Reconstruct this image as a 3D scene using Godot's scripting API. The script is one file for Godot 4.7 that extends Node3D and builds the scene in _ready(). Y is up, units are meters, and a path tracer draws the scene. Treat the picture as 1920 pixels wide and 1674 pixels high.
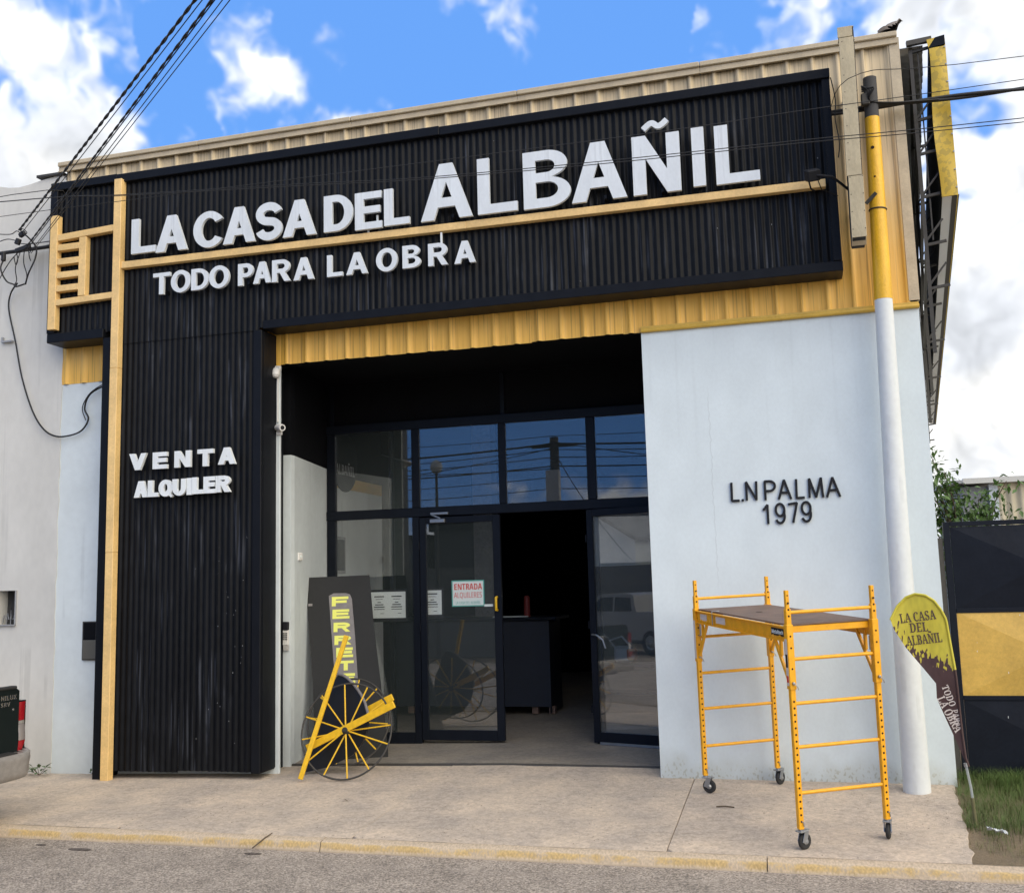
extends Node3D

# ------------------------------------------------------------------ mesh builder
class MB:
	var v := PackedVector3Array()
	var n := PackedVector3Array()
	var u := PackedVector2Array()
	var xf := Transform3D()
	func vert(p: Vector3, nn: Vector3, uv := Vector2.ZERO) -> void:
		v.append(xf * p); n.append((xf.basis * nn).normalized()); u.append(uv)
	func tri(a: Vector3, b: Vector3, c: Vector3, na: Vector3, nb: Vector3, nc: Vector3, ua := Vector2.ZERO, ub := Vector2.ZERO, uc := Vector2.ZERO) -> void:
		if ((b - a).cross(c - a).dot(na + nb + nc) > 0.0) == (xf.basis.determinant() > 0.0):
			vert(a, na, ua); vert(c, nc, uc); vert(b, nb, ub)
		else:
			vert(a, na, ua); vert(b, nb, ub); vert(c, nc, uc)
	func quad(a: Vector3, b: Vector3, c: Vector3, d: Vector3, uvs := []) -> void: # counter-clockwise seen from outside
		var nn := (c - a).cross(d - b)
		if nn.length_squared() < 1e-16: return
		nn = nn.normalized()
		if uvs.is_empty(): uvs = [Vector2.ZERO, Vector2.RIGHT, Vector2.ONE, Vector2.DOWN]
		tri(a, b, c, nn, nn, nn, uvs[0], uvs[1], uvs[2]); tri(a, c, d, nn, nn, nn, uvs[0], uvs[2], uvs[3])
	func quadn(a: Vector3, b: Vector3, c: Vector3, d: Vector3, na: Vector3, nb: Vector3, nc: Vector3, nd: Vector3, uvs := []) -> void:
		if uvs.is_empty(): uvs = [Vector2.ZERO, Vector2.RIGHT, Vector2.ONE, Vector2.DOWN]
		tri(a, b, c, na, nb, nc, uvs[0], uvs[1], uvs[2]); tri(a, c, d, na, nc, nd, uvs[0], uvs[2], uvs[3])
	func box(c: Vector3, s: Vector3, b := Basis(), e := 0.0) -> MB:
		var h := s * 0.5
		if e <= 0.0:
			for ax in 3:
				for sg in [-1.0, 1.0]:
					var nv := Vector3.ZERO; nv[ax] = sg
					var p := Vector3.ZERO; p[(ax + 1) % 3] = 1
					var q := Vector3.ZERO; q[(ax + 2) % 3] = 1
					var o := nv * h[ax]; p *= h[(ax + 1) % 3]; q *= h[(ax + 2) % 3]
					var k: Array = [o - p - q, o + p - q, o + p + q, o - p + q]
					for i in 4: k[i] = c + b * k[i]
					var w: Vector3 = b * nv
					quadn(k[0], k[1], k[2], k[3], w, w, w, w)
			return self
		for ax in 3:
			var a1 := (ax + 1) % 3
			var a2 := (ax + 2) % 3
			for sg in [-1.0, 1.0]:
				var k := []
				for t in [[-1, -1], [1, -1], [1, 1], [-1, 1]]:
					var p := Vector3.ZERO; p[ax] = sg * h[ax]; p[a1] = t[0] * (h[a1] - e); p[a2] = t[1] * (h[a2] - e)
					k.append(c + b * p)
				var nv := Vector3.ZERO; nv[ax] = sg
				nv = b * nv
				quadn(k[0], k[1], k[2], k[3], nv, nv, nv, nv)
			for s1 in [-1.0, 1.0]:
				for s2 in [-1.0, 1.0]:
					var k := []
					for t in [[-1, 0], [1, 0], [1, 1], [-1, 1]]:
						var p := Vector3.ZERO; p[ax] = t[0] * (h[ax] - e)
						p[a1] = s1 * (h[a1] - (e if t[1] else 0.0)); p[a2] = s2 * (h[a2] - (0.0 if t[1] else e))
						k.append(c + b * p)
					var nv := Vector3.ZERO; nv[a1] = s1; nv[a2] = s2
					nv = b * nv.normalized()
					quadn(k[0], k[1], k[2], k[3], nv, nv, nv, nv)
		for sx in [-1.0, 1.0]:
			for sy in [-1.0, 1.0]:
				for sz in [-1.0, 1.0]:
					var g := Vector3(sx, sy, sz)
					var nv: Vector3 = b * g.normalized()
					tri(c + b * (g * (h - Vector3(0, e, e))), c + b * (g * (h - Vector3(e, 0, e))), c + b * (g * (h - Vector3(e, e, 0))), nv, nv, nv)
		return self
	func bar(a: Vector3, b: Vector3, w: float, t: float, up := Vector3(0, 0, 1), e := 0.0) -> MB: # box from a to b, w across, t along up
		var d := (b - a).normalized()
		var side := d.cross(up).normalized()
		var uu := side.cross(d).normalized()
		return box((a + b) * 0.5, Vector3((b - a).length(), w, t), Basis(d, side, -uu) if d.cross(side).dot(-uu) > 0 else Basis(d, side, uu), e)
	func tube(path: Array, r, sides := 10, caps := true) -> MB:
		var m := path.size()
		var rr: Array = []
		for i in m: rr.append(float(r[i]) if r is Array else float(r))
		var prev := Vector3.ZERO
		var rings := []
		var norms := []
		for i in m:
			var d: Vector3 = (path[mini(i + 1, m - 1)] - path[maxi(i - 1, 0)]).normalized()
			if prev == Vector3.ZERO:
				prev = (Vector3(0, 0, 1) if absf(d.z) < 0.9 else Vector3(1, 0, 0))
			var s := (prev - d * prev.dot(d)).normalized()
			prev = s
			var t := d.cross(s)
			var ring := []
			var nr := []
			for k in sides:
				var a := TAU * k / sides
				var nn := s * cos(a) + t * sin(a)
				ring.append(path[i] + nn * rr[i]); nr.append(nn)
			rings.append(ring); norms.append(nr)
		for i in m - 1:
			for k in sides:
				var l := (k + 1) % sides
				quadn(rings[i][k], rings[i][l], rings[i + 1][l], rings[i + 1][k], norms[i][k], norms[i][l], norms[i + 1][l], norms[i + 1][k])
		if caps:
			for e in [0, m - 1]:
				var d: Vector3 = (path[0] - path[1]) if e == 0 else (path[m - 1] - path[m - 2])
				d = d.normalized()
				for k in sides: tri(path[e], rings[e][k], rings[e][(k + 1) % sides], d, d, d)
		return self
	func ring(c: Vector3, ax: Vector3, rad: float, r: float, seg := 48, sides := 8) -> MB:
		var s := ax.cross(Vector3.UP if absf(ax.y) < 0.9 else Vector3.RIGHT).normalized()
		var t := ax.normalized().cross(s)
		for i in seg:
			for k in sides:
				var q := []
				for w in [[i, k], [i + 1, k], [i + 1, k + 1], [i, k + 1]]:
					var a: float = TAU * w[0] / seg
					var b: float = TAU * w[1] / sides
					var rd := s * cos(a) + t * sin(a)
					var nn := rd * cos(b) + ax.normalized() * sin(b)
					q.append([c + rd * rad + nn * r, nn])
				quadn(q[0][0], q[1][0], q[2][0], q[3][0], q[0][1], q[1][1], q[2][1], q[3][1])
		return self
	func lathe(c: Vector3, ax: Vector3, prof: Array, seg := 20) -> MB: # prof: [distance along axis, radius]
		ax = ax.normalized()
		var s := ax.cross(Vector3(0.31, 0.9, 0.2)).normalized()
		var t := ax.cross(s)
		for i in prof.size() - 1:
			var p: Array = prof[i]
			var q: Array = prof[i + 1]
			var sl := Vector2(q[1] - p[1], q[0] - p[0])
			if sl.length() < 1e-6: continue
			sl = sl.normalized()
			for k in seg:
				var pts := []
				for w in [[p, k], [p, k + 1], [q, k + 1], [q, k]]:
					var a: float = TAU * w[1] / seg
					var rd := s * cos(a) + t * sin(a)
					pts.append([c + ax * w[0][0] + rd * w[0][1], rd * sl.y - ax * sl.x])
				quadn(pts[0][0], pts[1][0], pts[2][0], pts[3][0], pts[0][1], pts[1][1], pts[2][1], pts[3][1])
		return self
	static func keyhole(outer: PackedVector2Array, holes: Array) -> PackedVector2Array:
		var o := outer.duplicate()
		if Geometry2D.is_polygon_clockwise(o): o.reverse()
		for h0 in holes:
			var h: PackedVector2Array = h0.duplicate()
			if not Geometry2D.is_polygon_clockwise(h): h.reverse()
			var cand := []
			for i in o.size():
				for j in h.size(): cand.append([o[i].distance_squared_to(h[j]), i, j])
			cand.sort_custom(func(p, q): return p[0] < q[0])
			var bi: int = cand[0][1]
			var bj: int = cand[0][2]
			for c in cand.slice(0, 300):
				if o.count(o[c[1]]) > 1: continue
				var p0: Vector2 = o[c[1]].lerp(h[c[2]], 0.002)
				var p1: Vector2 = o[c[1]].lerp(h[c[2]], 0.998)
				var clear := true
				for l in [o, h]:
					for i in l.size():
						if Geometry2D.segment_intersects_segment(p0, p1, l[i], l[(i + 1) % l.size()]) != null: clear = false; break
					if not clear: break
				if clear: bi = c[1]; bj = c[2]; break
			var r := PackedVector2Array()
			for i in bi + 1: r.append(o[i])
			for j in h.size() + 1: r.append(h[(bj + j) % h.size()])
			for i in range(bi, o.size()): r.append(o[i])
			o = r
		return o
	func plate(outer: PackedVector2Array, holes: Array, z0: float, z1: float, back := true) -> MB: # extruded outline, front at z1
		var k := keyhole(outer, holes)
		var ix := Geometry2D.triangulate_polygon(k)
		if ix.is_empty(): print("NOTRI ", outer.size(), " ", holes.size(), " ", outer[0], " ", xf.origin)
		for i in range(0, ix.size(), 3):
			var a := k[ix[i]]
			var b := k[ix[i + 1]]
			var c := k[ix[i + 2]]
			tri(Vector3(a.x, a.y, z1), Vector3(b.x, b.y, z1), Vector3(c.x, c.y, z1), Vector3.BACK, Vector3.BACK, Vector3.BACK, a, b, c)
			if back: tri(Vector3(a.x, a.y, z0), Vector3(b.x, b.y, z0), Vector3(c.x, c.y, z0), Vector3.FORWARD, Vector3.FORWARD, Vector3.FORWARD, a, b, c)
		var loops := [[outer, false]]
		for h in holes: loops.append([h, true])
		for l in loops:
			var p: PackedVector2Array = l[0]
			var cw := Geometry2D.is_polygon_clockwise(p)
			for i in p.size():
				var a := p[i]
				var b := p[(i + 1) % p.size()]
				var d := (b - a).normalized()
				var nn := Vector3(d.y, -d.x, 0) * (-1.0 if cw != l[1] else 1.0)
				quadn(Vector3(a.x, a.y, z0), Vector3(b.x, b.y, z0), Vector3(b.x, b.y, z1), Vector3(a.x, a.y, z1), nn, nn, nn, nn, [a, b, b, a])
		return self
	# a wavy sheet whose ribs run along y; profile(x) gives depth
	func ribs(x0: float, x1: float, y0: float, y1: float, xs: PackedFloat32Array, zs: PackedFloat32Array, uvk := Vector4(1, 0, 1, 0), thick := 0.0) -> MB:
		for i in xs.size() - 1:
			var a := xs[i]
			var b := xs[i + 1]
			if b <= x0 or a >= x1: continue
			var na := nrm(xs, zs, i)
			var nb := nrm(xs, zs, i + 1)
			var uv := func(x: float, y: float) -> Vector2: return Vector2(x * uvk.x + uvk.y, y * uvk.z + uvk.w)
			quadn(Vector3(a, y0, zs[i]), Vector3(b, y0, zs[i + 1]), Vector3(b, y1, zs[i + 1]), Vector3(a, y1, zs[i]), na, nb, nb, na, [uv.call(a, y0), uv.call(b, y0), uv.call(b, y1), uv.call(a, y1)])
			if thick > 0.0:
				quadn(Vector3(a, y0, zs[i]), Vector3(b, y0, zs[i + 1]), Vector3(b, y0, zs[i + 1] - thick), Vector3(a, y0, zs[i] - thick), Vector3.DOWN, Vector3.DOWN, Vector3.DOWN, Vector3.DOWN)
		return self
	func nrm(xs: PackedFloat32Array, zs: PackedFloat32Array, i: int) -> Vector3:
		var a := maxi(i - 1, 0)
		var b := mini(i + 1, xs.size() - 1)
		return Vector3(-(zs[b] - zs[a]), 0, xs[b] - xs[a]).normalized()
	func grid(nx: int, nz: int, f: Callable, uvf := Vector2.ONE, up := Vector3.UP) -> MB: # f(s, t) -> point
		var p := []
		for j in nz + 1:
			for i in nx + 1: p.append(f.call(float(i) / nx, float(j) / nz))
		var nn := []
		for j in nz + 1:
			for i in nx + 1:
				var dx: Vector3 = p[j * (nx + 1) + mini(i + 1, nx)] - p[j * (nx + 1) + maxi(i - 1, 0)]
				var dz: Vector3 = p[mini(j + 1, nz) * (nx + 1) + i] - p[maxi(j - 1, 0) * (nx + 1) + i]
				var w := dz.cross(dx).normalized()
				nn.append(w if w.dot(up) >= 0 else -w)
		for j in nz:
			for i in nx:
				var a := j * (nx + 1) + i
				var q := [a, a + 1, a + nx + 2, a + nx + 1]
				var uvs := [Vector2(i, j), Vector2(i + 1, j), Vector2(i + 1, j + 1), Vector2(i, j + 1)]
				for k in 4: uvs[k] = uvs[k] / Vector2(nx, nz) * uvf
				quadn(p[q[0]], p[q[1]], p[q[2]], p[q[3]], nn[q[0]], nn[q[1]], nn[q[2]], nn[q[3]], uvs)
		return self
	func done() -> ArrayMesh:
		var m := ArrayMesh.new()
		if v.is_empty(): return m
		var a := []
		a.resize(Mesh.ARRAY_MAX)
		a[Mesh.ARRAY_VERTEX] = v; a[Mesh.ARRAY_NORMAL] = n; a[Mesh.ARRAY_TEX_UV] = u
		m.add_surface_from_arrays(Mesh.PRIMITIVE_TRIANGLES, a)
		return m

# ------------------------------------------------------------------ node helpers
var taken := {}
func numbered(s: String) -> String:
	var k: int = taken.get(s, 0)
	taken[s] = k + 1
	return s if k == 0 else "%s_%03d" % [s, k]
func tag(o: Node3D, label: String, category := "", group := "", kind := "") -> Node3D:
	if label: o.set_meta("label", label)
	if category: o.set_meta("category", category)
	if group: o.set_meta("group", group)
	if kind: o.set_meta("kind", kind)
	return o
func thing(called: String, label: String, category: String, at := Vector3.ZERO, group := "") -> Node3D:
	var o := Node3D.new()
	o.name = numbered(called); add_child(o, true); o.position = at
	return tag(o, label, category, group)
func part(called: String, m: MB, mt: Material, parent: Node3D) -> MeshInstance3D:
	return partm(called, m.done(), mt, parent)
func partm(called: String, m: Mesh, mt: Material, parent: Node3D) -> MeshInstance3D:
	var o := MeshInstance3D.new()
	o.name = numbered(called) if parent == self else called
	o.mesh = m; o.material_override = mt
	if parent != self:
		var k := 0
		var nm := called
		while parent.has_node(NodePath(nm)):
			k += 1; nm = "%s_%03d" % [called, k]
		o.name = nm
	parent.add_child(o, true)
	return o
func struct(called: String, m: MB, mt: Material) -> MeshInstance3D:
	var o := part(called, m, mt, self)
	o.set_meta("kind", "structure")
	return o
func B(c: Vector3, s: Vector3, e := 0.0, b := Basis()) -> MB: return MB.new().box(c, s, b, e)
func BB(x0: float, x1: float, y0: float, y1: float, z0: float, z1: float, e := 0.0) -> MB:
	return MB.new().box(Vector3(x0 + x1, y0 + y1, z0 + z1) * 0.5, Vector3(x1 - x0, y1 - y0, z1 - z0), Basis(), e)

# ------------------------------------------------------------------ materials
func lin(r: float, g: float, b: float, a := 1.0) -> Color:
	var c := Color(r, g, b).linear_to_srgb()
	c.a = a
	return c
func mat(c: Color, rough := 0.7, metal := 0.0, t: Texture2D = null, tri := Vector3.ZERO, bump: Texture2D = null, bs := 0.4) -> StandardMaterial3D:
	var m := StandardMaterial3D.new()
	m.albedo_color = c; m.roughness = rough; m.metallic = metal
	if t: m.albedo_texture = t
	if tri != Vector3.ZERO:
		m.uv1_triplanar = true; m.uv1_world_triplanar = true; m.uv1_scale = tri; m.uv1_triplanar_sharpness = 4.0
	if bump:
		m.normal_enabled = true; m.normal_texture = bump; m.normal_scale = bs
	return m
func fnl(sd: int, freq: float, oct := 4, type := FastNoiseLite.TYPE_SIMPLEX_SMOOTH) -> FastNoiseLite:
	var f := FastNoiseLite.new()
	f.seed = sd; f.frequency = freq; f.fractal_octaves = oct; f.noise_type = type
	return f
func gray(sd: int, w: int, h: int, freq: float, oct := 4, type := FastNoiseLite.TYPE_SIMPLEX_SMOOTH, sw := 0, sh := 0) -> PackedByteArray:
	var im := fnl(sd, freq, oct, type).get_seamless_image(sw if sw else w, sh if sh else h)
	if im.get_width() != w or im.get_height() != h: im.resize(w, h, Image.INTERPOLATE_CUBIC)
	im.convert(Image.FORMAT_L8)
	return im.get_data()
func tex(w: int, h: int, rgb: PackedByteArray) -> ImageTexture:
	return ImageTexture.create_from_image(Image.create_from_data(w, h, false, Image.FORMAT_RGB8, rgb))
func normals(sd: int, freq: float, strength := 4.0, size := 512, oct := 4, type := FastNoiseLite.TYPE_SIMPLEX_SMOOTH) -> Texture2D:
	var im := fnl(sd, freq, oct, type).get_seamless_image(size, size)
	im.convert(Image.FORMAT_L8)
	im.bump_map_to_normal_map(strength)
	return ImageTexture.create_from_image(im)
func ss(a: float, b: float, x: float) -> float: return smoothstep(a, b, x)
# grey multiplier texture with an optional warm-cool tint; f(bytes index) -> Color in sRGB 0..1
func paint(w: int, h: int, f: Callable) -> ImageTexture:
	var d := PackedByteArray()
	d.resize(w * h * 3)
	for i in w * h:
		var c: Color = f.call(i)
		d[i * 3] = clampi(int(c.r * 255.0), 0, 255); d[i * 3 + 1] = clampi(int(c.g * 255.0), 0, 255); d[i * 3 + 2] = clampi(int(c.b * 255.0), 0, 255)
	return tex(w, h, d)

var M := {}
var T := {}
func make_materials() -> void:
	var S := 512
	var a := gray(1, S, S, 0.006, 5)
	var b := gray(2, S, S, 0.05, 4)
	var g := gray(3, S, S, 0.35, 2, FastNoiseLite.TYPE_VALUE)
	var c := gray(4, S, S, 0.02, 3, FastNoiseLite.TYPE_CELLULAR)
	var st := gray(5, S, S, 0.03, 4, FastNoiseLite.TYPE_SIMPLEX_SMOOTH, S, 16)
	var st2 := gray(6, S, S, 0.09, 3, FastNoiseLite.TYPE_SIMPLEX_SMOOTH, S, 32)
	T.concrete = paint(S, S, func(i: int) -> Color:
		var m := a[i] / 255.0
		var k := 0.80 + 0.13 * (m - 0.5) + 0.12 * (b[i] / 255.0 - 0.5) + 0.15 * (g[i] / 255.0 - 0.5) + 0.02 * (st[(i % S) * S + i / S] / 255.0 - 0.5)
		k -= 0.18 * ss(0.76, 0.92, b[i] / 255.0) * ss(0.45, 0.6, m) + 0.25 * ss(0.80, 0.95, g[i] / 255.0) * ss(0.5, 0.62, c[i] / 255.0)
		return Color(k + 0.015 * (m - 0.5), k, k - 0.03 * (m - 0.5)))
	T.road = paint(S, S, func(i: int) -> Color:
		var m := a[i] / 255.0
		var q := g[i] / 255.0
		var k := 0.78 + 0.12 * (m - 0.5) + 0.62 * (q - 0.5) + 0.10 * (b[i] / 255.0 - 0.5) - 0.2 * ss(0.8, 0.9, b[i] / 255.0)
		return Color(k, k, k))
	T.plaster = paint(S, S, func(i: int) -> Color:
		var k := 0.955 + 0.06 * (a[i] / 255.0 - 0.5) + 0.03 * (b[i] / 255.0 - 0.5) - 0.06 * ss(0.62, 0.85, st[i] / 255.0) * ss(0.4, 0.7, a[i] / 255.0)
		return Color(k, k, k * 0.995))
	T.streak = paint(S, S, func(i: int) -> Color:
		var s := ss(0.56, 0.86, st2[i] / 255.0) * ss(0.42, 0.7, a[i] / 255.0)
		var k := 0.36 + 0.10 * (st[i] / 255.0 - 0.5) + 0.46 * s + 0.10 * (b[i] / 255.0 - 0.5)
		return Color(k, k, k))
	T.dust = paint(S, S, func(i: int) -> Color:
		var k := 0.93 + 0.10 * (a[i] / 255.0 - 0.5) + 0.07 * (b[i] / 255.0 - 0.5) + 0.06 * (g[i] / 255.0 - 0.5)
		return Color(k, k, k))
	T.rough = paint(S, S, func(i: int) -> Color:
		var k := 0.42 + 0.5 * (a[i] / 255.0 - 0.5) + 0.3 * (b[i] / 255.0 - 0.5)
		return Color(k, k, k))
	T.ply = paint(S, S, func(i: int) -> Color:
		var y := i / S
		var j := (i % S) * S + y
		var k := 0.74 + 0.3 * (st2[j] / 255.0 - 0.5) + 0.14 * (a[i] / 255.0 - 0.5) + 0.4 * ss(0.82, 0.9, b[i] / 255.0)
		return Color(k, k * 0.98, k * 0.96))
	# profiled cladding: faded towards the top, streaked; v = 0 at the eaves, 1 at the lower edge
	var n1 := fnl(11, 0.02, 3)
	var n2 := fnl(12, 0.16, 3)
	var W := 1024
	var H := 256
	T.clad = paint(W, H, func(i: int) -> Color:
		var x := float(i % W)
		var y := float(i / W)
		var v := y / H
		var s := 0.5 + 0.5 * n2.get_noise_2d(x * 1.6, y * 0.035)
		var m := 0.5 + 0.5 * n1.get_noise_2d(x * 0.7, y * 0.5)
		var f := clampf(ss(0.35, 0.98, v + 0.22 * (m - 0.5)), 0, 1)
		var hi := Color(0.84, 0.755, 0.60)
		var lo := Color(0.94, 0.735, 0.32)
		var k := 1.0 - 0.22 * ss(0.55, 0.85, s) - 0.10 * (m - 0.5) - 0.22 * ss(0.08, 0.0, v) * s
		return hi.lerp(lo, f) * k)
	# white wall on the right: damp and flaking paint along the foot, rain streaks from the trim; v = 0 at the top
	var n3 := fnl(13, 0.05, 4)
	var n4 := fnl(14, 0.012, 3)
	T.wall = paint(S, S, func(i: int) -> Color:
		var x := float(i % S)
		var y := float(i / S)
		var v := y / S
		var m := 0.5 + 0.5 * n4.get_noise_2d(x, y)
		var q := 0.5 + 0.5 * n3.get_noise_2d(x * 2.6, y * 3.0)
		var r := 0.5 + 0.5 * n3.get_noise_2d(x * 1.1 + 900.0, y * 0.03)
		var k := 0.955 + 0.05 * (m - 0.5) + 0.03 * (q - 0.5) - 0.03 * ss(0.6, 0.95, r) * ss(0.55, 0.0, v)
		var damp := ss(0.93, 1.0, v + 0.09 * (m - 0.5))
		k -= 0.10 * damp
		var flake := ss(0.60, 0.68, q) * ss(0.95, 0.99, v + 0.05 * (m - 0.5))
		k -= 0.13 * flake
		var spot := ss(0.80, 0.84, q) * ss(0.4, 0.9, v)
		k -= 0.05 * spot
		var cx := absf(x - S * (0.24 + 0.006 * n3.get_noise_2d(3.0, y * 1.5)))
		k -= 0.07 * ss(1.3, 0.2, cx) * ss(0.62, 0.5, v) * ss(0.12, 0.2, v)
		return Color(k, k * (1.0 - 0.012 * damp - 0.03 * flake), k * (1.0 - 0.035 * damp - 0.09 * flake)))
	# kerb: yellow paint left mostly on the face, v = 0 on top at the back, 1 at the gutter
	var n5 := fnl(15, 0.03, 5)
	T.kerb = paint(1024, 64, func(i: int) -> Color:
		var x := float(i % 1024)
		var v := float(i / 1024) / 64.0
		var q := 0.5 + 0.5 * n5.get_noise_2d(x * 0.35, v * 26.0)
		var q2 := 0.5 + 0.5 * n5.get_noise_2d(x * 5.0 + 400.0, v * 200.0)
		var k := 0.72 + 0.22 * (q2 - 0.5)
		var stone := Color(k * 1.06, k * 0.96, k * 0.83)
		var yel := Color(0.88, 0.74, 0.46) * (0.86 + 0.3 * (q2 - 0.5))
		var band := ss(0.52, 0.64, v + 0.16 * (q - 0.5)) * ss(0.90, 0.76, v + 0.14 * (q2 - 0.5))
		var p := 0.85 * band * ss(0.34, 0.60, q + 0.34 * (q2 - 0.5) + 0.06)
		stone *= 1.0 - 0.35 * ss(0.86, 1.0, v + 0.1 * (q2 - 0.5))
		return stone.lerp(yel, p * 0.85))
	# feather flag: yellow head, brown drips, brown tail (u 0..1 across, v 0..1 from the top)
	var n6 := fnl(16, 1.0, 2)
	T.flag = paint(256, 512, func(i: int) -> Color:
		var x := float(i % 256) / 256.0
		var v := float(i / 256) / 512.0
		var e := 0.40 - 0.16 * (0.72 - x)
		var cell := 0.5 + 0.5 * n6.get_noise_2d(x * 15.0 + v * 9.0, v * 13.0 - x * 5.0)
		var band := clampf((v - (e - 0.075)) / 0.15, 0, 1)
		var br := ss(-0.03, 0.03, cell + band * 0.9 - 0.97)
		if x < 0.28 and v > 0.16: br = maxf(br, ss(0.0, 0.03, cell - 0.60 - (x - 0.1) * 1.2))
		var k := 0.97 + 0.06 * n6.get_noise_2d(x * 9.0, v * 9.0)
		return (Color(0.80, 0.755, 0.27).lerp(Color(0.30, 0.215, 0.215), br)) * k)
	T.camo = paint(64, 512, func(i: int) -> Color:
		var q := n3.get_noise_2d(float(i % 64) * 0.55, float(i / 64) * 0.62)
		return Color(0.83, 0.70, 0.24).lerp(Color(0.70, 0.60, 0.25), ss(0.06, 0.09, q) * 0.75))
	T.stripe = paint(32, 1024, func(i: int) -> Color:
		var x := i % 32
		var y := i / 32
		return Color(0.20, 0.19, 0.19) if posmod(y * 42.0 / 1024.0 + x * 0.012, 1.0) < 0.56 else Color(0.80, 0.68, 0.46))
	var nb := normals(21, 0.09, 6.0)
	var nf := normals(22, 0.45, 5.0)
	var nw := normals(23, 0.012, 5.0)
	T.nb = nb; T.nf = nf; T.nw = nw
	M.black_sheet = mat(lin(0.066, 0.074, 0.094), 0.42, 0.0, T.streak, Vector3(0.45, 0.21, 0.45), nw, 0.10)
	M.black_frame = mat(lin(0.0105, 0.0118, 0.0155), 0.42, 0.0, T.dust, Vector3(0.9, 0.9, 0.9), nw, 0.08)
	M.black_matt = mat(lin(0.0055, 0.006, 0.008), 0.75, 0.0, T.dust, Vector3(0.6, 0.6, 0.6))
	for k in ["black_sheet", "black_frame", "black_matt", "steel", "gate_black"]:
		if M.has(k): M[k].metallic_specular = 0.24
	M.trim = mat(lin(0.95, 0.65, 0.27), 0.42, 0.0, T.dust, Vector3(0.7, 0.7, 0.7), nw, 0.08)
	M.letter = mat(lin(0.76, 0.81, 0.86), 0.45, 0.0, T.plaster, Vector3(1.1, 0.5, 1.1), nw, 0.1)
	M.letter2 = mat(lin(0.84, 0.88, 0.90), 0.45, 0.0, T.plaster, Vector3(1.1, 0.5, 1.1))
	M.clad = mat(Color(1, 1, 1), 0.45, 0.0, T.clad)
	M.cap = mat(lin(0.60, 0.50, 0.34), 0.5, 0.0, T.dust, Vector3(1.0, 1.0, 1.0), nw, 0.15)
	M.drip = mat(lin(0.72, 0.46, 0.07), 0.4, 0.0, T.dust, Vector3(1, 1, 1))
	M.wall_uv = mat(lin(0.715, 0.80, 0.835), 0.75, 0.0, T.wall, Vector3.ZERO)
	M.white = mat(lin(0.735, 0.80, 0.825), 0.72, 0.0, T.plaster, Vector3(0.3, 0.3, 0.3), nw, 0.05)
	M.beige = mat(lin(0.70, 0.69, 0.655), 0.8, 0.0, T.plaster, Vector3(0.35, 0.2, 0.35), nw, 0.06)
	M.steel = mat(lin(0.011, 0.014, 0.021), 0.36, 0.0, T.dust, Vector3(1.2, 0.6, 1.2), nw, 0.06)
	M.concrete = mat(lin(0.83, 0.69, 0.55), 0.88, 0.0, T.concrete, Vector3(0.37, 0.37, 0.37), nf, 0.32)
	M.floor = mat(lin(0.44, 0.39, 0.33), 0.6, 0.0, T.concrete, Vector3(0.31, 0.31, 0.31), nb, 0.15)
	M.road = mat(lin(0.62, 0.53, 0.445), 0.9, 0.0, T.road, Vector3(0.55, 0.55, 0.55), nf, 0.9)
	M.kerb = mat(Color(1, 1, 1), 0.85, 0.0, T.kerb, Vector3.ZERO, nf, 0.5)
	M.soil = mat(lin(0.34, 0.26, 0.165), 0.95, 0.0, T.concrete, Vector3(0.8, 0.8, 0.8), nf, 0.8)
	M.grey = mat(lin(0.20, 0.20, 0.20), 0.8, 0.0, T.concrete, Vector3(0.4, 0.4, 0.4), nb, 0.3)
	M.galv = mat(lin(0.42, 0.44, 0.46), 0.42, 0.85, T.dust, Vector3(2, 2, 2))
	M.galv_dull = mat(lin(0.40, 0.41, 0.43), 0.55, 0.15, T.dust, Vector3(1, 1, 1))
	M.scaffold = mat(lin(1.0, 0.47, 0.012), 0.36, 0.0, T.dust, Vector3(3, 3, 3))
	M.ply = mat(lin(0.30, 0.20, 0.155), 0.6, 0.0, T.ply, Vector3(0.9, 0.9, 0.9))
	M.rubber = mat(lin(0.022, 0.022, 0.022), 0.75)
	M.hole = mat(lin(0.02, 0.008, 0.003), 0.9)
	M.cart = mat(lin(0.95, 0.57, 0.02), 0.4, 0.0, T.dust, Vector3(4, 4, 4))
	M.iron = mat(lin(0.075, 0.07, 0.062), 0.6, 0.3, T.dust, Vector3(4, 4, 4))
	M.cable = mat(lin(0.012, 0.012, 0.013), 0.6)
	M.pole_yellow = mat(lin(0.95, 0.54, 0.025), 0.42, 0.0, T.dust, Vector3(1.5, 0.5, 1.5), nb, 0.15)
	M.pole_raw = mat(lin(0.07, 0.07, 0.072), 0.8, 0.0, T.dust, Vector3(2, 2, 2), nf, 0.5)
	M.pole_white = mat(lin(0.76, 0.80, 0.81), 0.7, 0.0, T.plaster, Vector3(0.5, 0.5, 0.5), nw, 0.10)
	M.plastic = mat(lin(0.70, 0.69, 0.66), 0.4)
	M.paper = mat(lin(0.72, 0.78, 0.76), 0.7)
	M.grey_strip = mat(lin(0.24, 0.225, 0.225), 0.6, 0.0, T.dust, Vector3(2, 2, 2))
	M.lime = mat(lin(0.80, 0.82, 0.16), 0.5)
	M.banner = mat(Color(1, 1, 1), 0.45, 0.0, T.camo)
	M.stripe = mat(Color(1, 1, 1), 0.5, 0.0, T.stripe)
	M.flag = mat(Color(1, 1, 1), 0.7, 0.0, T.flag)
	M.flag.backlight_enabled = true; M.flag.backlight = Color(0.25, 0.25, 0.22)
	M.brown = mat(lin(0.075, 0.042, 0.038), 0.7)
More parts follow.
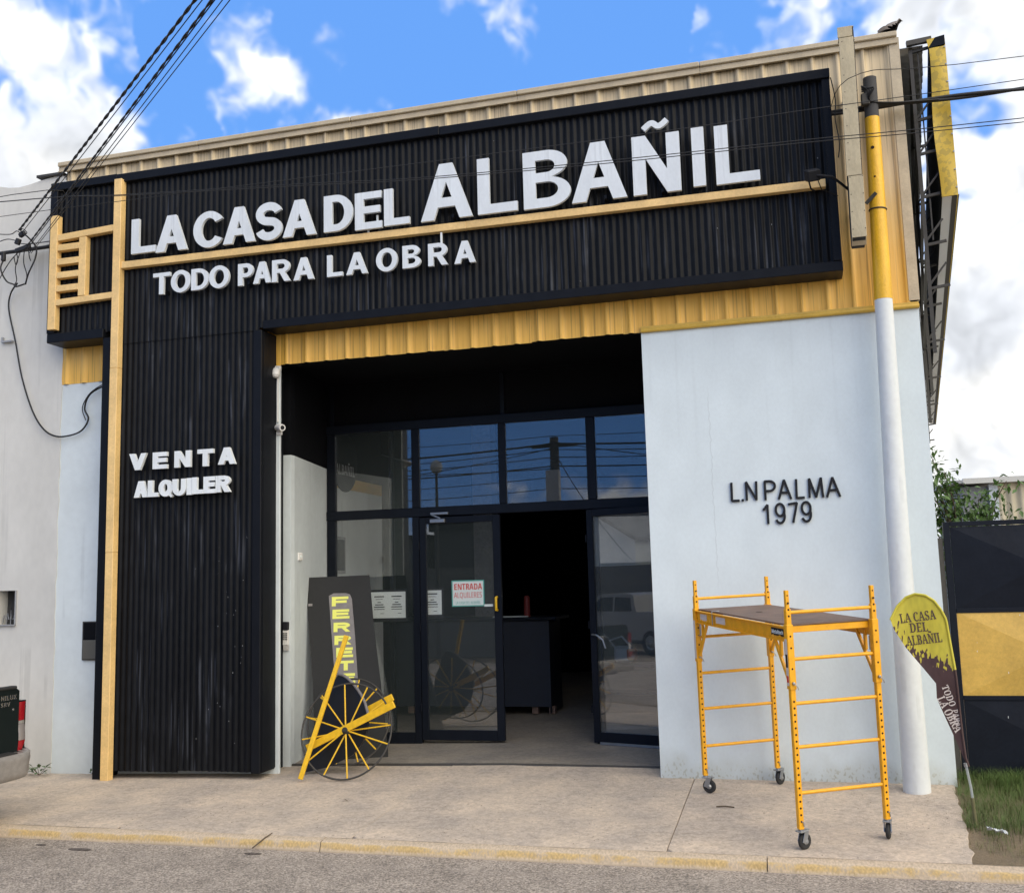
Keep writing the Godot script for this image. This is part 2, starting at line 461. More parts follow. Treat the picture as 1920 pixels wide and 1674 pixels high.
	M.cream = mat(lin(0.62, 0.56, 0.52), 0.7)
	M.gate_black = mat(lin(0.012, 0.015, 0.023), 0.42, 0.0, T.dust, Vector3(0.7, 0.7, 0.7), nw, 0.12)
	for k in ["steel", "gate_black"]: M[k].metallic_specular = 0.26
	M.gate_yellow = mat(lin(0.74, 0.47, 0.10), 0.45, 0.0, T.dust, Vector3(0.7, 0.7, 0.7), nw, 0.12)
	M.truck = mat(lin(0.010, 0.0155, 0.016), 0.3, 0.1)
	M.truck.metallic_specular = 0.35
	M.truck_white = mat(lin(0.30, 0.30, 0.30), 0.4)
	M.bumper = mat(lin(0.36, 0.34, 0.32), 0.4, 0.2, T.dust, Vector3(3, 3, 3))
	M.red = mat(lin(0.30, 0.010, 0.016), 0.15)
	M.clear = mat(lin(0.36, 0.33, 0.32), 0.15, 0.4)
	M.chrome = mat(lin(0.72, 0.72, 0.73), 0.22, 0.9)
	M.red_ink = mat(lin(0.62, 0.05, 0.03), 0.6)
	M.teal = mat(lin(0.10, 0.42, 0.36), 0.6)
	M.ink = mat(lin(0.016, 0.017, 0.021), 0.6)
	M.ink.metallic_specular = 0.3
	M.bark = mat(lin(0.10, 0.075, 0.05), 0.9)
	M.leaf = mat(lin(0.075, 0.14, 0.035), 0.55)
	M.leaf.backlight_enabled = true; M.leaf.backlight = Color(0.35, 0.45, 0.15)
	M.leaf.vertex_color_use_as_albedo = true
	M.grass = mat(lin(1, 1, 1), 0.7)
	M.grass.vertex_color_use_as_albedo = true
	M.grass.backlight_enabled = true; M.grass.backlight = Color(0.25, 0.35, 0.1)
	M.feather = mat(lin(0.24, 0.21, 0.185), 0.85, 0.0, T.dust, Vector3(9, 9, 9))
	M.orange = mat(lin(0.75, 0.16, 0.02), 0.5)
	M.dark_wall = mat(lin(0.060, 0.062, 0.066), 0.8, 0.0, T.concrete, Vector3(0.3, 0.3, 0.3))
	M.blockwall = mat(lin(0.20, 0.19, 0.175), 0.9, 0.0, T.concrete, Vector3(0.6, 0.6, 0.6), nf, 0.4)
	var gl := StandardMaterial3D.new()
	gl.albedo_color = Color(0.72, 0.80, 0.80, 0.012); gl.transparency = BaseMaterial3D.TRANSPARENCY_ALPHA
	gl.roughness = 0.0; gl.metallic_specular = 0.5
	M.glass = gl
	var acr := StandardMaterial3D.new()
	acr.albedo_color = Color(0.75, 0.78, 0.78, 0.45); acr.transparency = BaseMaterial3D.TRANSPARENCY_ALPHA
	acr.roughness = 0.1
	M.acrylic = acr
	var lampm := mat(Color(1, 0.97, 0.9), 0.5)
	lampm.emission_enabled = true; lampm.emission = Color(1, 0.95, 0.85); lampm.emission_energy_multiplier = 3.0
	M.lamp = lampm

# ------------------------------------------------------------------ letters
func arc(c: Vector2, rx: float, ry: float, a0: float, a1: float, k := 18) -> PackedVector2Array:
	var p := PackedVector2Array()
	for i in k + 1:
		var a := deg_to_rad(lerpf(a0, a1, float(i) / k))
		p.append(c + Vector2(cos(a) * rx, sin(a) * ry))
	return p
func pv(a: Array) -> PackedVector2Array:
	var p := PackedVector2Array()
	for q in a: p.append(Vector2(q[0], q[1]))
	return p
func glyph(ch: String, W: float, H: float, s: float, b: float) -> Array: # list of [outline, holes]
	match ch:
		"L": return [[pv([[0, 0], [W, 0], [W, b], [s, b], [s, H], [0, H]]), []]]
		"I": return [[pv([[0, 0], [W, 0], [W, H], [0, H]]), []]]
		"T": return [[pv([[W / 2 - s / 2, 0], [W / 2 + s / 2, 0], [W / 2 + s / 2, H - b], [W, H - b], [W, H], [0, H], [0, H - b], [W / 2 - s / 2, H - b]]), []]]
		"E":
			var m := H * 0.52
			return [[pv([[0, 0], [W, 0], [W, b], [s, b], [s, m - b / 2], [W * 0.93, m - b / 2], [W * 0.93, m + b / 2], [s, m + b / 2], [s, H - b], [W * 0.98, H - b], [W * 0.98, H], [0, H]]), []]]
		"F":
			var m := H * 0.47
			return [[pv([[0, 0], [s, 0], [s, m - b / 2], [W * 0.9, m - b / 2], [W * 0.9, m + b / 2], [s, m + b / 2], [s, H - b], [W, H - b], [W, H], [0, H]]), []]]
		"A":
			var t := s * 1.12
			var k := s * 1.1
			var m := (W / 2 - t / 2) / H
			var c1 := H * 0.22
			var c2 := c1 + b
			return [[pv([[0, 0], [k, 0], [k + m * c1, c1], [W - k - m * c1, c1], [W - k, 0], [W, 0], [W / 2 + t / 2, H], [W / 2 - t / 2, H]]), [pv([[k + m * c2, c2], [W - k - m * c2, c2], [W / 2, minf((W / 2 - k) / m, H * 0.86)]])]]]
		"V":
			var t := s * 1.05
			var k := s * 1.08
			return [[pv([[W / 2 - t / 2, 0], [W / 2 + t / 2, 0], [W, H], [W - k, H], [W / 2, H - (W / 2 - k) * H / (W / 2 - t / 2)], [k, H], [0, H]]), []]]
		"N":
			var ya := H - s * H / (W - 1.05 * s)
			return [[pv([[0, 0], [s, 0], [s, ya], [W - 1.05 * s, 0], [W, 0], [W, H], [W - s, H], [W - s, H - ya], [1.05 * s, H], [0, H]]), []]]
		"O": return [[arc(Vector2(W / 2, H / 2), W / 2, H / 2, 0, 350, 35), [arc(Vector2(W / 2, H / 2), W / 2 - s, H / 2 - b, 0, 350, 35)]]]
		"Q":
			var o := arc(Vector2(W / 2, H / 2), W / 2, H / 2, 0, 350, 35)
			var h := arc(Vector2(W / 2, H / 2), W / 2 - s, H / 2 - b, 0, 350, 35)
			var tl := pv([[W * 0.50, H * 0.28], [W * 0.64, H * 0.40], [W * 1.02, H * 0.02], [W * 0.90, -H * 0.07]])
			var mo := Geometry2D.merge_polygons(o, tl)
			var ho := Geometry2D.clip_polygons(h, tl)
			var big: PackedVector2Array = mo[0]
			for q in mo: if q.size() > big.size(): big = q
			return [[big, [ho[0]]]]
		"U":
			var r := W * 0.52
			var o := PackedVector2Array([Vector2(0, H)])
			o.append_array(arc(Vector2(W / 2, r), W / 2, r, 180, 360)); o.append(Vector2(W, H)); o.append(Vector2(W - s, H))
			o.append_array(arc(Vector2(W / 2, r), W / 2 - s, r - b, 360, 180)); o.append(Vector2(s, H))
			return [[o, []]]
		"D":
			var x := W * 0.42
			var o := PackedVector2Array([Vector2(0, 0)])
			o.append_array(arc(Vector2(x, H / 2), W - x, H / 2, -90, 90)); o.append(Vector2(0, H))
			var h := PackedVector2Array([Vector2(s, b)])
			h.append_array(arc(Vector2(x, H / 2), W - x - s, H / 2 - b, -90, 90)); h.append(Vector2(s, H - b))
			return [[o, [h]]]
		"P", "R":
			var yb := H * (0.37 if ch == "P" else 0.40)
			var x := W * 0.55
			var rw := W * (1.0 if ch == "P" else 0.97)
			var o := PackedVector2Array([Vector2(0, 0), Vector2(s, 0), Vector2(s, yb)])
			o.append_array(arc(Vector2(x, (yb + H) / 2), rw - x, (H - yb) / 2, -90, 90)); o.append(Vector2(0, H))
			var h := PackedVector2Array([Vector2(s, yb + b)])
			h.append_array(arc(Vector2(x, (yb + H) / 2), rw - x - s, (H - yb) / 2 - b, -90, 90)); h.append(Vector2(s, H - b))
			if ch == "R":
				var mo := Geometry2D.merge_polygons(o, pv([[W - 1.2 * s, 0], [W, 0], [W * 0.66, yb + b * 0.5], [W * 0.66 - 1.1 * s, yb + b * 0.5]]))
				o = mo[0]
			return [[o, [h]]]
		"B":
			var m := H * 0.53
			var x := W * 0.50
			var o := PackedVector2Array([Vector2(0, 0)])
			o.append_array(arc(Vector2(x, m / 2), W - x, m / 2, -90, 78)); o.append_array(arc(Vector2(x, (m + H) / 2), W * 0.94 - x, (H - m) / 2, -66, 90)); o.append(Vector2(0, H))
			var h1 := PackedVector2Array([Vector2(s, b)])
			h1.append_array(arc(Vector2(x, (b + m - b / 2) / 2), W - x - s, (m - 1.5 * b) / 2, -90, 90)); h1.append(Vector2(s, m - b / 2))
			var h2 := PackedVector2Array([Vector2(s, m + b / 2)])
			h2.append_array(arc(Vector2(x, (m + b / 2 + H - b) / 2), W * 0.94 - x - s, (H - 1.5 * b - m) / 2, -90, 90)); h2.append(Vector2(s, H - b))
			return [[o, [h1, h2]]]
		"C":
			var o := arc(Vector2(W * 0.52, H / 2), W * 0.52, H / 2, 32, 326, 36)
			o.append_array(arc(Vector2(W * 0.52, H / 2), W * 0.52 - s, H / 2 - b, 322, 36, 36))
			return [[o, []]]
		"S":
			var ry := (H - b) / 4
			var p := arc(Vector2(W / 2, H - b / 2 - ry), W / 2 - s / 2, ry, 12, 245, 20)
			p.append_array(arc(Vector2(W / 2, b / 2 + ry), W / 2 - s / 2, ry, 65, -168, 20))
			return [[Geometry2D.offset_polyline(p, (s + b) / 4, Geometry2D.JOIN_ROUND, Geometry2D.END_BUTT)[0], []]]
		"~":
			var p := PackedVector2Array()
			for i in 17:
				var t := float(i) / 16
				p.append(Vector2(lerpf(s * 0.5, W - s * 0.5, t + 0.06 * sin(TAU * t)), H * (0.5 + 0.30 * sin(TAU * t) + 0.62 * (t - 0.5))))
			return [[Geometry2D.offset_polyline(p, H * 0.24, Geometry2D.JOIN_ROUND, Geometry2D.END_BUTT)[0], []]]
	return []
func letter(parent: Node3D, ch: String, x0: float, x1: float, y0: float, y1: float, z0: float, z1: float, sk: float, bk: float, mt: Material) -> MeshInstance3D:
	var m := MB.new()
	m.xf = Transform3D(Basis(), Vector3(x0, y0, 0))
	var H := y1 - y0
	for g in glyph(ch, x1 - x0, H, H * sk, H * bk): m.plate(g[0], g[1], z0, z1)
	return part("letter", m, mt, parent)
func text(s: String, h: float, depth: float, font := "Droid Sans", bold := true) -> TextMesh:
	var f := SystemFont.new()
	f.font_names = PackedStringArray([font]); f.font_weight = 700 if bold else 400
	var t := TextMesh.new()
	t.font = f; t.text = s; t.font_size = 64; t.pixel_size = h / 46.0; t.depth = depth
	return t
func write(called: String, s: String, h: float, at: Transform3D, mt: Material, parent: Node3D, width := 0.0, font := "Droid Sans", bold := true) -> MeshInstance3D: # flat lettering, centred, fitted to a width
	var t := text(s, h, 0.002, font, bold)
	var o := partm(called, t, mt, parent)
	var k := 1.0
	if width > 0.0: k = width / maxf(t.get_aabb().size.x, 0.001)
	o.transform = at * Transform3D(Basis().scaled(Vector3(k, 1, 1)), Vector3.ZERO)
	return o

# ------------------------------------------------------------------ sky: blue air and cumulus, in azimuth and elevation (degrees)
const CLOUDS := [[-41.0, 22.0, 4.6, 3.0, 0.95], [-42.0, 27.2, 3.2, 1.9, 0.75], [-37.0, 21.8, 2.4, 1.4, 0.62], [-44.0, 16.0, 11.0, 5.0, 1.0], [-37.9, 25.4, 1.4, 2.2, 0.30],
	[-29.8, 27.2, 2.2, 2.0, 0.40], [-27.4, 27.0, 1.9, 1.1, 0.36], [-25.2, 29.2, 1.6, 0.9, 0.46], [-24.0, 24.5, 2.2, 1.0, 1.05], [-24.0, 19.0, 5.0, 4.0, 0.8], [-14.6, 29.7, 1.1, 1.5, 0.38], [-17.4, 31.4, 1.7, 0.9, 0.42],
	[14.5, 29.0, 10.5, 6.0, 1.1], [17.0, 16.0, 14.0, 9.0, 1.2], [5.0, 6.0, 20.0, 6.0, 0.9], [10.0, 23.2, 2.6, 1.5, -0.62], [12.0, 21.6, 1.6, 0.7, -0.2], [-12.0, 8.0, 14.0, 6.0, 0.8],
	[-3.0, 45.0, 9.0, 6.0, 0.8], [30.0, 48.0, 16.0, 9.0, 1.0], [-40.0, 46.0, 12.0, 8.0, 0.9], [42.0, 24.0, 16.0, 12.0, 1.2]]
func sky_texture(W: int, H: int) -> ImageTexture:
	var rng := RandomNumberGenerator.new()
	rng.seed = 77
	var blobs := CLOUDS.duplicate()
	for i in 84:
		var az := rng.randf_range(58.0, 308.0)
		var el := rng.randf_range(4.0, 62.0)
		var low := absf(az - 194.0) < 40.0 and el < 46.0
		if low: el = rng.randf_range(1.0, 3.5)
		var sz := rng.randf_range(2.0, 4.0) if low else rng.randf_range(6.0, 14.0)
		blobs.append([az if az < 180.0 else az - 360.0, el, sz * rng.randf_range(1.0, 1.7), sz * 0.62, rng.randf_range(0.7, 1.2)])
	for i in 6: blobs.append([-150.0 + 60.0 * i, 74.0, 30.0, 9.0, 0.9])
	var cw := 1440
	var chh := 360
	var cov := PackedFloat32Array()
	cov.resize(cw * chh)
	for bl in blobs:
		var ra: float = bl[2]
		var re: float = bl[3]
		for y in range(maxi(0, int((90.0 - bl[1] - re * 2.3) * 4)), mini(chh, int((90.0 - bl[1] + re * 2.3) * 4))):
			var e: float = (90.0 - (y + 0.5) / 4.0 - bl[1]) / re
			for x in range(int((bl[0] - ra * 2.3 + 180.0) * 4), int((bl[0] + ra * 2.3 + 180.0) * 4)):
				var q: float = ((x + 0.5) / 4.0 - 180.0 - bl[0]) / ra
				var d: float = q * q + e * e
				if d < 5.2: cov[y * cw + posmod(x, cw)] += bl[4] * maxf(exp(-d) - 0.0055, 0.0)
	var ci := Image.create_from_data(cw, chh, false, Image.FORMAT_RF, cov.to_byte_array())
	ci.resize(W, H / 2, Image.INTERPOLATE_CUBIC)
	var cf := ci.get_data().to_float32_array()
	var na := fnl(31, 1.0, 6, FastNoiseLite.TYPE_SIMPLEX)
	var nb2 := fnl(32, 1.0, 3)
	var nc := fnl(33, 1.0, 5, FastNoiseLite.TYPE_SIMPLEX)
	var rows := []
	rows.resize(H)
	var sun := Vector3(-0.25, 0.95, 0.0).normalized()
	var work := func(y: int) -> void:
		var r := PackedFloat32Array()
		r.resize(W * 3)
		var el := deg_to_rad(90.0 - 180.0 * (y + 0.5) / H)
		if el < 0.0:
			var gk := ss(0.0, -0.06, el)
			for x in W:
				r[x * 3] = lerpf(0.55, 0.20, gk); r[x * 3 + 1] = lerpf(0.60, 0.18, gk); r[x * 3 + 2] = lerpf(0.70, 0.155, gk)
			rows[y] = r
			return
		var up := sin(el)
		var t := pow(1.0 - up, 2.2)
		var blue := Vector3(0.145, 0.38, 0.95).lerp(Vector3(0.165, 0.42, 1.0), ss(0.05, 0.5, t)).lerp(Vector3(0.42, 0.60, 0.90), ss(0.78, 1.0, t))
		var ce := cos(el)
		for x in W:
			var az := TAU * ((x + 0.5) / W - 0.5)
			var d := Vector3(sin(az) * ce, up, -cos(az) * ce)
			var c := cf[y * W + x]
			var wisp := 0.0
			var col := blue
			if c > 0.05:
				var p := d * 11.0
				var w := Vector3(nb2.get_noise_3dv(p * 1.3), nb2.get_noise_3dv(p * 1.3 + Vector3(50, 0, 0)), nb2.get_noise_3dv(p * 1.3 + Vector3(0, 70, 0)))
				p += w * 0.55
				var f := na.get_noise_3dv(p)
				var dens := c + 0.62 * f
				var al := pow(ss(0.12, 0.74, dens), 1.3)
				if al > 0.0:
					var thick := ss(0.50, 1.20, dens)
					var l := dens - (c + 0.62 * na.get_noise_3dv(p + sun * 0.16))
					var sh := 0.5 + 0.5 * nc.get_noise_3dv(d * 6.0 + Vector3(9, 2, 4))
					var grey := thick * ss(0.30, 0.72, sh)
					var lit := clampf(1.0 + l * 0.5, 0.80, 1.25)
					var cc := Vector3(1.25, 1.24, 1.20).lerp(Vector3(0.60, 0.65, 0.74), clampf(grey * 0.72, 0.0, 1.0)) * lit
					col = blue.lerp(cc, al * lerpf(0.80, 1.0, thick))
			var xo := (x + W / 2) % W * 3 # a panorama begins at -z
			r[xo] = col.x; r[xo + 1] = col.y; r[xo + 2] = col.z
		rows[y] = r
	var id := WorkerThreadPool.add_group_task(work, H)
	WorkerThreadPool.wait_for_group_task_completion(id)
	var all := PackedByteArray()
	for y in H: all.append_array((rows[y] as PackedFloat32Array).to_byte_array())
	return ImageTexture.create_from_image(Image.create_from_data(W, H, false, Image.FORMAT_RGBF, all))

# ------------------------------------------------------------------ lie of the land
const SLOPE := 0.0566
func gy(x: float, z: float) -> float:
	return -SLOPE * z - clampf((4.0 - x) * 0.02, 0.0, 0.14) * clampf(1.0 - z / 2.35, 0.0, 1.2)
func fy(x: float) -> float: # shop floor
	return 0.03 - clampf((4.0 - x) * 0.02, 0.0, 0.07)
func corr(x0: float, x1: float, pitch: float, amp: float, z: float, k := 8) -> Array:
	var xs := PackedFloat32Array()
	var zs := PackedFloat32Array()
	var n := int(round((x1 - x0) / pitch * k))
	for i in n + 1:
		xs.append(x0 + (x1 - x0) * i / n); zs.append(z + amp * sin(TAU * (x1 - x0) * i / n / pitch))
	return [xs, zs]
func trap(x0: float, x1: float, z: float) -> Array: # ribbed cladding, four ribs to a metre
	var xs := PackedFloat32Array()
	var zs := PackedFloat32Array()
	var k := floorf(x0 / 0.2525) - 1.0
	while k * 0.2525 < x1 + 0.3:
		var o := k * 0.2525
		for q in [[0.0, 0.0], [0.018, 0.022], [0.028, 0.030], [0.046, 0.030], [0.056, 0.022], [0.074, 0.0], [0.118, 0.0], [0.124, 0.004], [0.130, 0.0], [0.186, 0.0], [0.192, 0.004], [0.198, 0.0]]:
			var x: float = o + q[0]
			xs.append(x); zs.append(z + q[1])
		k += 1.0
	var xo := PackedFloat32Array([x0])
	var zo := PackedFloat32Array([0.0])
	for i in xs.size() - 1:
		if xs[i] <= x0 and xs[i + 1] > x0: zo[0] = lerpf(zs[i], zs[i + 1], (x0 - xs[i]) / (xs[i + 1] - xs[i]))
		if xs[i] > x0 and xs[i] < x1: xo.append(xs[i]); zo.append(zs[i])
		if xs[i] < x1 and xs[i + 1] >= x1: xo.append(x1); zo.append(lerpf(zs[i], zs[i + 1], (x1 - xs[i]) / (xs[i + 1] - xs[i])))
	xs = xo; zs = zo
	return [xs, zs]

# ------------------------------------------------------------------ scene
func _ready() -> void:
	var cam := Camera3D.new()
	cam.name = "camera"
	cam.fov = 46.84; cam.near = 0.1; cam.far = 600.0
	cam.transform = Transform3D(Basis.from_euler(Vector3(0.1315, 0.2678, -0.0275)), Vector3(7.172, 1.978, 10.677))
	add_child(cam)
	var we := WorldEnvironment.new()
	we.name = "environment"
	var env := Environment.new()
	env.background_mode = Environment.BG_SKY
	var sm := PanoramaSkyMaterial.new()
	sm.panorama = sky_texture(3072, 1536)
	sm.energy_multiplier = 1.0
	var sk := Sky.new()
	sk.sky_material = sm
	env.sky = sk
	env.tonemap_mode = Environment.TONE_MAPPER_LINEAR
	env.tonemap_exposure = 1.0
	env.sdfgi_enabled = true; env.ssao_enabled = true; env.ssil_enabled = true
	we.environment = env
	add_child(we)
	var sun := DirectionalLight3D.new()
	sun.name = "sun"
	sun.light_energy = 1.04; sun.light_angular_distance = 75.0
	sun.light_color = Color(1.0, 0.95, 0.86)
	sun.shadow_enabled = true
	add_child(sun)
	sun.look_at_from_position(Vector3(7.6, 6.2, 6.2), Vector3.ZERO)
	make_materials()
	build_ground()
	build_shop()
	build_sign()
	build_lettering()
	build_neighbour()
	build_side()
	build_gate_and_yard()
	build_pole_and_blade()
	build_scaffold()
	build_flag()
	build_ladderboard()
	build_cart()
	build_fixtures()
	build_interior()
	build_truck()
	build_across()
	build_cables()
	build_plants()
	build_litter()

func build_ground() -> void:
	var m := MB.new()
	m.quad(Vector3(-250, -0.34, 250), Vector3(250, -0.34, 250), Vector3(250, -0.34, -250), Vector3(-250, -0.34, -250))
	struct("ground", m, M.soil)
	m = MB.new()
	m.grid(60, 10, func(s: float, t: float) -> Vector3: return Vector3(lerpf(-60, 60, s), -0.212 + 0.06 * sin(PI * t), lerpf(2.40, 13.4, t)))
	var road := struct("road", m, M.road)
	for q in [[1.02, 2.75, 0.13, 0.03], [2.62, 2.62, 0.09, 0.022], [0.55, 2.66, 0.06, 0.015]]:
		var tp := MB.new()
		var po := PackedVector2Array()
		for i in 14:
			var an := TAU * i / 14.0
			po.append(Vector2(cos(an) * q[2], sin(an) * q[3]) * (0.8 + 0.35 * absf(sin(i * 2.7))))
		tp.xf = Transform3D(Basis(Vector3(1, 0, 0), Vector3(0, 0, -1), Vector3(0, 1, 0)), Vector3(q[0], -0.209 + 0.06 * sin(PI * (q[1] - 2.4) / 11.0), q[1]))
		tp.plate(po, [], 0.0, 0.003)
		part("tar_patch", tp, mat(lin(0.17, 0.14, 0.12), 0.85, 0.0, T.road, Vector3(0.55, 0.55, 0.55)), road)
	# pavement slabs, cast between joints
	var root := Node3D.new()
	root.name = "pavement"; add_child(root); root.set_meta("kind", "structure")
	var js := [-22.0, -19.0, -16.2, -13.2, -10.4, -7.4, -4.2, -1.55, 1.035, 3.352, 6.03, 8.44]
	var nz := fnl(41, 0.9, 3)
	for i in js.size() - 1:
		var a: float = js[i]
		var b: float = js[i + 1]
		var last := i == js.size() - 2
		m = MB.new()
		var zb := -0.02 if (b < 1.5 or a > 6.5) else -0.40
		m.grid(26, 26, func(s: float, t: float) -> Vector3:
			var z := lerpf(zb, 2.325, t)
			var xb := b - (0.078 * maxf(z, 0.0) if last else 0.0) + (0.03 * nz.get_noise_2d(z * 3.0, 4.0) if last else 0.0)
			var x := lerpf(a + 0.002, xb - 0.002, s)
			var y := gy(x, z) + 0.006 * nz.get_noise_2d(x, z)
			if s <= 0.0 or s >= 1.0 or t >= 1.0: y -= 0.012
			elif s < 0.05: x = a + 0.007
			elif s > 0.95: x = xb - 0.007
			return Vector3(x, y, z))
		part("slab", m, M.concrete, root)
	m = MB.new()
	m.grid(60, 6, func(s: float, t: float) -> Vector3:
		var x := lerpf(-30.0, 8.40, s)
		var z := lerpf(-0.42, 2.36, t)
		return Vector3(x, gy(x, z) - 0.016, z))
	struct("pavement_bed", m, M.soil)
	# kerb stones
	var kr := Node3D.new()
	kr.name = "kerb"; add_child(kr); kr.set_meta("kind", "structure")
	var kj := [-18.75, -15.1, -11.45, -7.8, -4.15, -0.5, 3.15, 6.8, 10.45, 14.1, 17.75]
	for i in kj.size() - 1:
		m = MB.new()
		var a: float = kj[i] + 0.003
		var b: float = kj[i + 1] - 0.003
		var pf := [[2.315, -0.03], [2.318, 0.006], [2.345, 0.010], [2.40, 0.004], [2.428, -0.008], [2.444, -0.030], [2.452, -0.060], [2.470, -0.10]]
		var nx := 40
		m.grid(nx, pf.size() - 1, func(s: float, t: float) -> Vector3:
			var k := int(round(t * (pf.size() - 1)))
			var x := lerpf(a, b, s)
			var w := 0.010 * nz.get_noise_2d(x * 2.2, k * 0.5) + 0.012 * nz.get_noise_2d(x * 0.35 + 40.0, 0)
			return Vector3(x, -0.1315 + pf[k][1] + (w if k > 1 else 0.0), pf[k][0] + w * 0.8), Vector2(1, 1))
		for j in m.u.size(): m.u[j].x += 0.37 * i
		for x in [a, b]:
			for k in pf.size() - 2:
				m.tri(Vector3(x, -0.25, 2.39), Vector3(x, -0.1315 + pf[k][1], pf[k][0]), Vector3(x, -0.1315 + pf[k + 1][1], pf[k + 1][0]), Vector3(-1 if x == a else 1, 0, 0), Vector3(-1 if x == a else 1, 0, 0), Vector3(-1 if x == a else 1, 0, 0))
		part("kerb_stone", m, M.kerb, kr)
	# earth of the grass verge on the right
	m = MB.new()
	m.grid(40, 20, func(s: float, t: float) -> Vector3:
		var x := lerpf(8.2, 24.0, s)
		var z := lerpf(-3.0, 2.33, t)
		return Vector3(x, -0.0566 * maxf(z, -0.6) - 0.022 + 0.03 * nz.get_noise_2d(x * 2.0, z * 2.0), z))
	struct("verge_soil", m, M.soil)

func build_shop() -> void:
	var t := thing("shop_building", "single-storey hardware shop with white walls, yellow ribbed upper cladding and a dark recessed entrance", "building")
	# walls: right of the opening (its paint has its own damp foot), left of it
	var m := MB.new()
	m.quad(Vector3(5.697, -0.05, 0), Vector3(8.462, -0.05, 0), Vector3(8.462, 4.60, 0), Vector3(5.697, 4.60, 0), [Vector2(0, 1), Vector2(1, 1), Vector2(1, 0), Vector2(0, 0)])
	part("front_wall", m, M.wall_uv, t)
	part("entrance_jamb", BB(5.697, 8.455, -0.05, 4.60, -0.26, -0.003), M.white, t)
	part("front_wall", BB(-1.575, 1.22, -0.2, 4.585, -0.26, 0.0), M.white, t)
	part("entrance_jamb", BB(1.22, 1.455, -0.2, 4.585, -0.035, 0.0, 0.004), M.white, t)
	part("lintel", BB(1.455, 5.697, 4.60, 7.40, -0.26, -0.004), M.black_matt, t)
	part("upper_wall", BB(-1.575, 1.455, 4.587, 7.40, -0.26, -0.004), M.black_matt, t)
	part("upper_wall", BB(5.697, 8.45, 4.602, 7.40, -0.26, -0.004), M.black_matt, t)
	# side walls (the plot splays towards the right), back, roof
	m = MB.new()
	m.xf = Transform3D(Basis(Vector3(1, 0, 0), Vector3(0, 0, -1), Vector3(0, 1, 0)), Vector3(0, 0, 0))
	m.plate(pv([[8.455, 0.004], [8.20, 0.004], [9.95, 17.0], [10.22, 17.0]]), [], -0.3, 7.34)
	part("side_wall", m, M.white, t)
	part("side_wall", BB(-1.57, -1.35, -0.3, 7.34, -17.0, -0.27), M.grey, t)
	part("back_wall", BB(-1.57, 10.2, -0.3, 7.3, -17.2, -17.0), M.grey, t)
	m = MB.new()
	m.xf = Transform3D(Basis(Vector3(1, 0, 0), Vector3(0, 0, -1), Vector3(0, 1, 0)), Vector3(0, 0, 0))
	m.plate(pv([[-1.56, 0.01], [8.43, 0.01], [10.2, 17.1], [-1.56, 17.1]]), [], 7.26, 7.33)
	part("roof", m, M.galv_dull, t)
	# ribbed cladding in metre-wide sheets
	var x := -1.56
	var k := 0
	while x < 8.38:
		var x1 := minf(x + 1.01, 8.385)
		var q := trap(x, x1, 0.004 + 0.002 * (k % 2))
		m = MB.new()
		m.ribs(x, x1, 4.572 + 0.006 * sin(k * 2.3), 7.36, q[0], q[1], Vector4(0.17, 0.5 + 0.137 * k, -0.345, 2.552), 0.006)
		part("cladding_sheet", m, M.clad, t)
		x += 1.01; k += 1
	# corner trim, eaves flashing, drip mould
	m = BB(8.375, 8.468, 4.64, 7.40, 0.030, 0.046).box(Vector3(8.466, 6.02, -0.03), Vector3(0.014, 2.76, 0.15))
	part("corner_trim", m, M.cap, t)
	x = -1.66
	k = 0
	while x < 8.45:
		var x1 := minf(x + 2.03, 8.46)
		m = BB(x, x1 - 0.004, 7.405, 7.462, -0.16, 0.075 + 0.003 * (k % 2), 0.008)
		m.box(Vector3((x + x1) / 2, 7.368, 0.043), Vector3(x1 - x - 0.004, 0.07, 0.012 + 0.004 * (k % 2)))
		m.box(Vector3((x + x1) / 2, 7.338, 0.052), Vector3(x1 - x - 0.004, 0.012, 0.03))
		part("eaves_flashing", m, M.cap, t)
		x += 2.03; k += 1
	m = MB.new()
	m.tube([Vector3(5.70, 4.585, 0.020), Vector3(8.465, 4.585, 0.020)], 0.024, 8)
	m.box(Vector3(7.08, 4.60, 0.022), Vector3(2.76, 0.05, 0.03))
	part("drip_mould", m, M.drip, t)
	# recess: splayed left return, white below and black above, ceiling, fascia over the screen
	var foot := pv([[1.28, 0.36], [1.405, 0.36], [1.405, 0.46], [1.125, 1.93], [0.95, 1.93], [0.95, 0.36]])
	var up := Transform3D(Basis(Vector3(1, 0, 0), Vector3(0, 0, -1), Vector3(0, 1, 0)), Vector3.ZERO)
	m = MB.new()
	m.xf = up
	m.plate(foot, [], -0.1, 3.56)
	part("recess_wall", m, M.white, t)
	m = MB.new()
	m.xf = up
	m.plate(foot, [], 3.562, 4.75)
	part("recess_wall", m, M.black_matt, t)
	m = MB.new()
	m.xf = up
	m.plate(pv([[1.283, 0.357], [1.407, 0.357], [1.4085, 0.4605], [1.19, 1.60], [1.30, 1.0]]), [], 1.005, 1.012)
	part("shutter_channel", BB(1.24, 1.312, -0.05, 4.55, -0.357, -0.31), M.black_frame, t)
	part("recess_wall", BB(5.72, 5.95, -0.05, 4.75, -1.93, -0.262), M.black_matt, t)
	part("recess_ceiling", BB(0.9, 5.95, 4.70, 4.78, -2.1, -0.262), M.black_matt, t)
	part("fascia_panel", BB(1.0, 5.95, 4.13, 4.70, -2.03, -1.98), M.black_matt, t)
	for px in [1.16, 3.56]: part("fascia_batten", BB(px, px + 0.055, 4.13, 4.69, -1.98, -1.955), M.steel, t)
	m = MB.new()
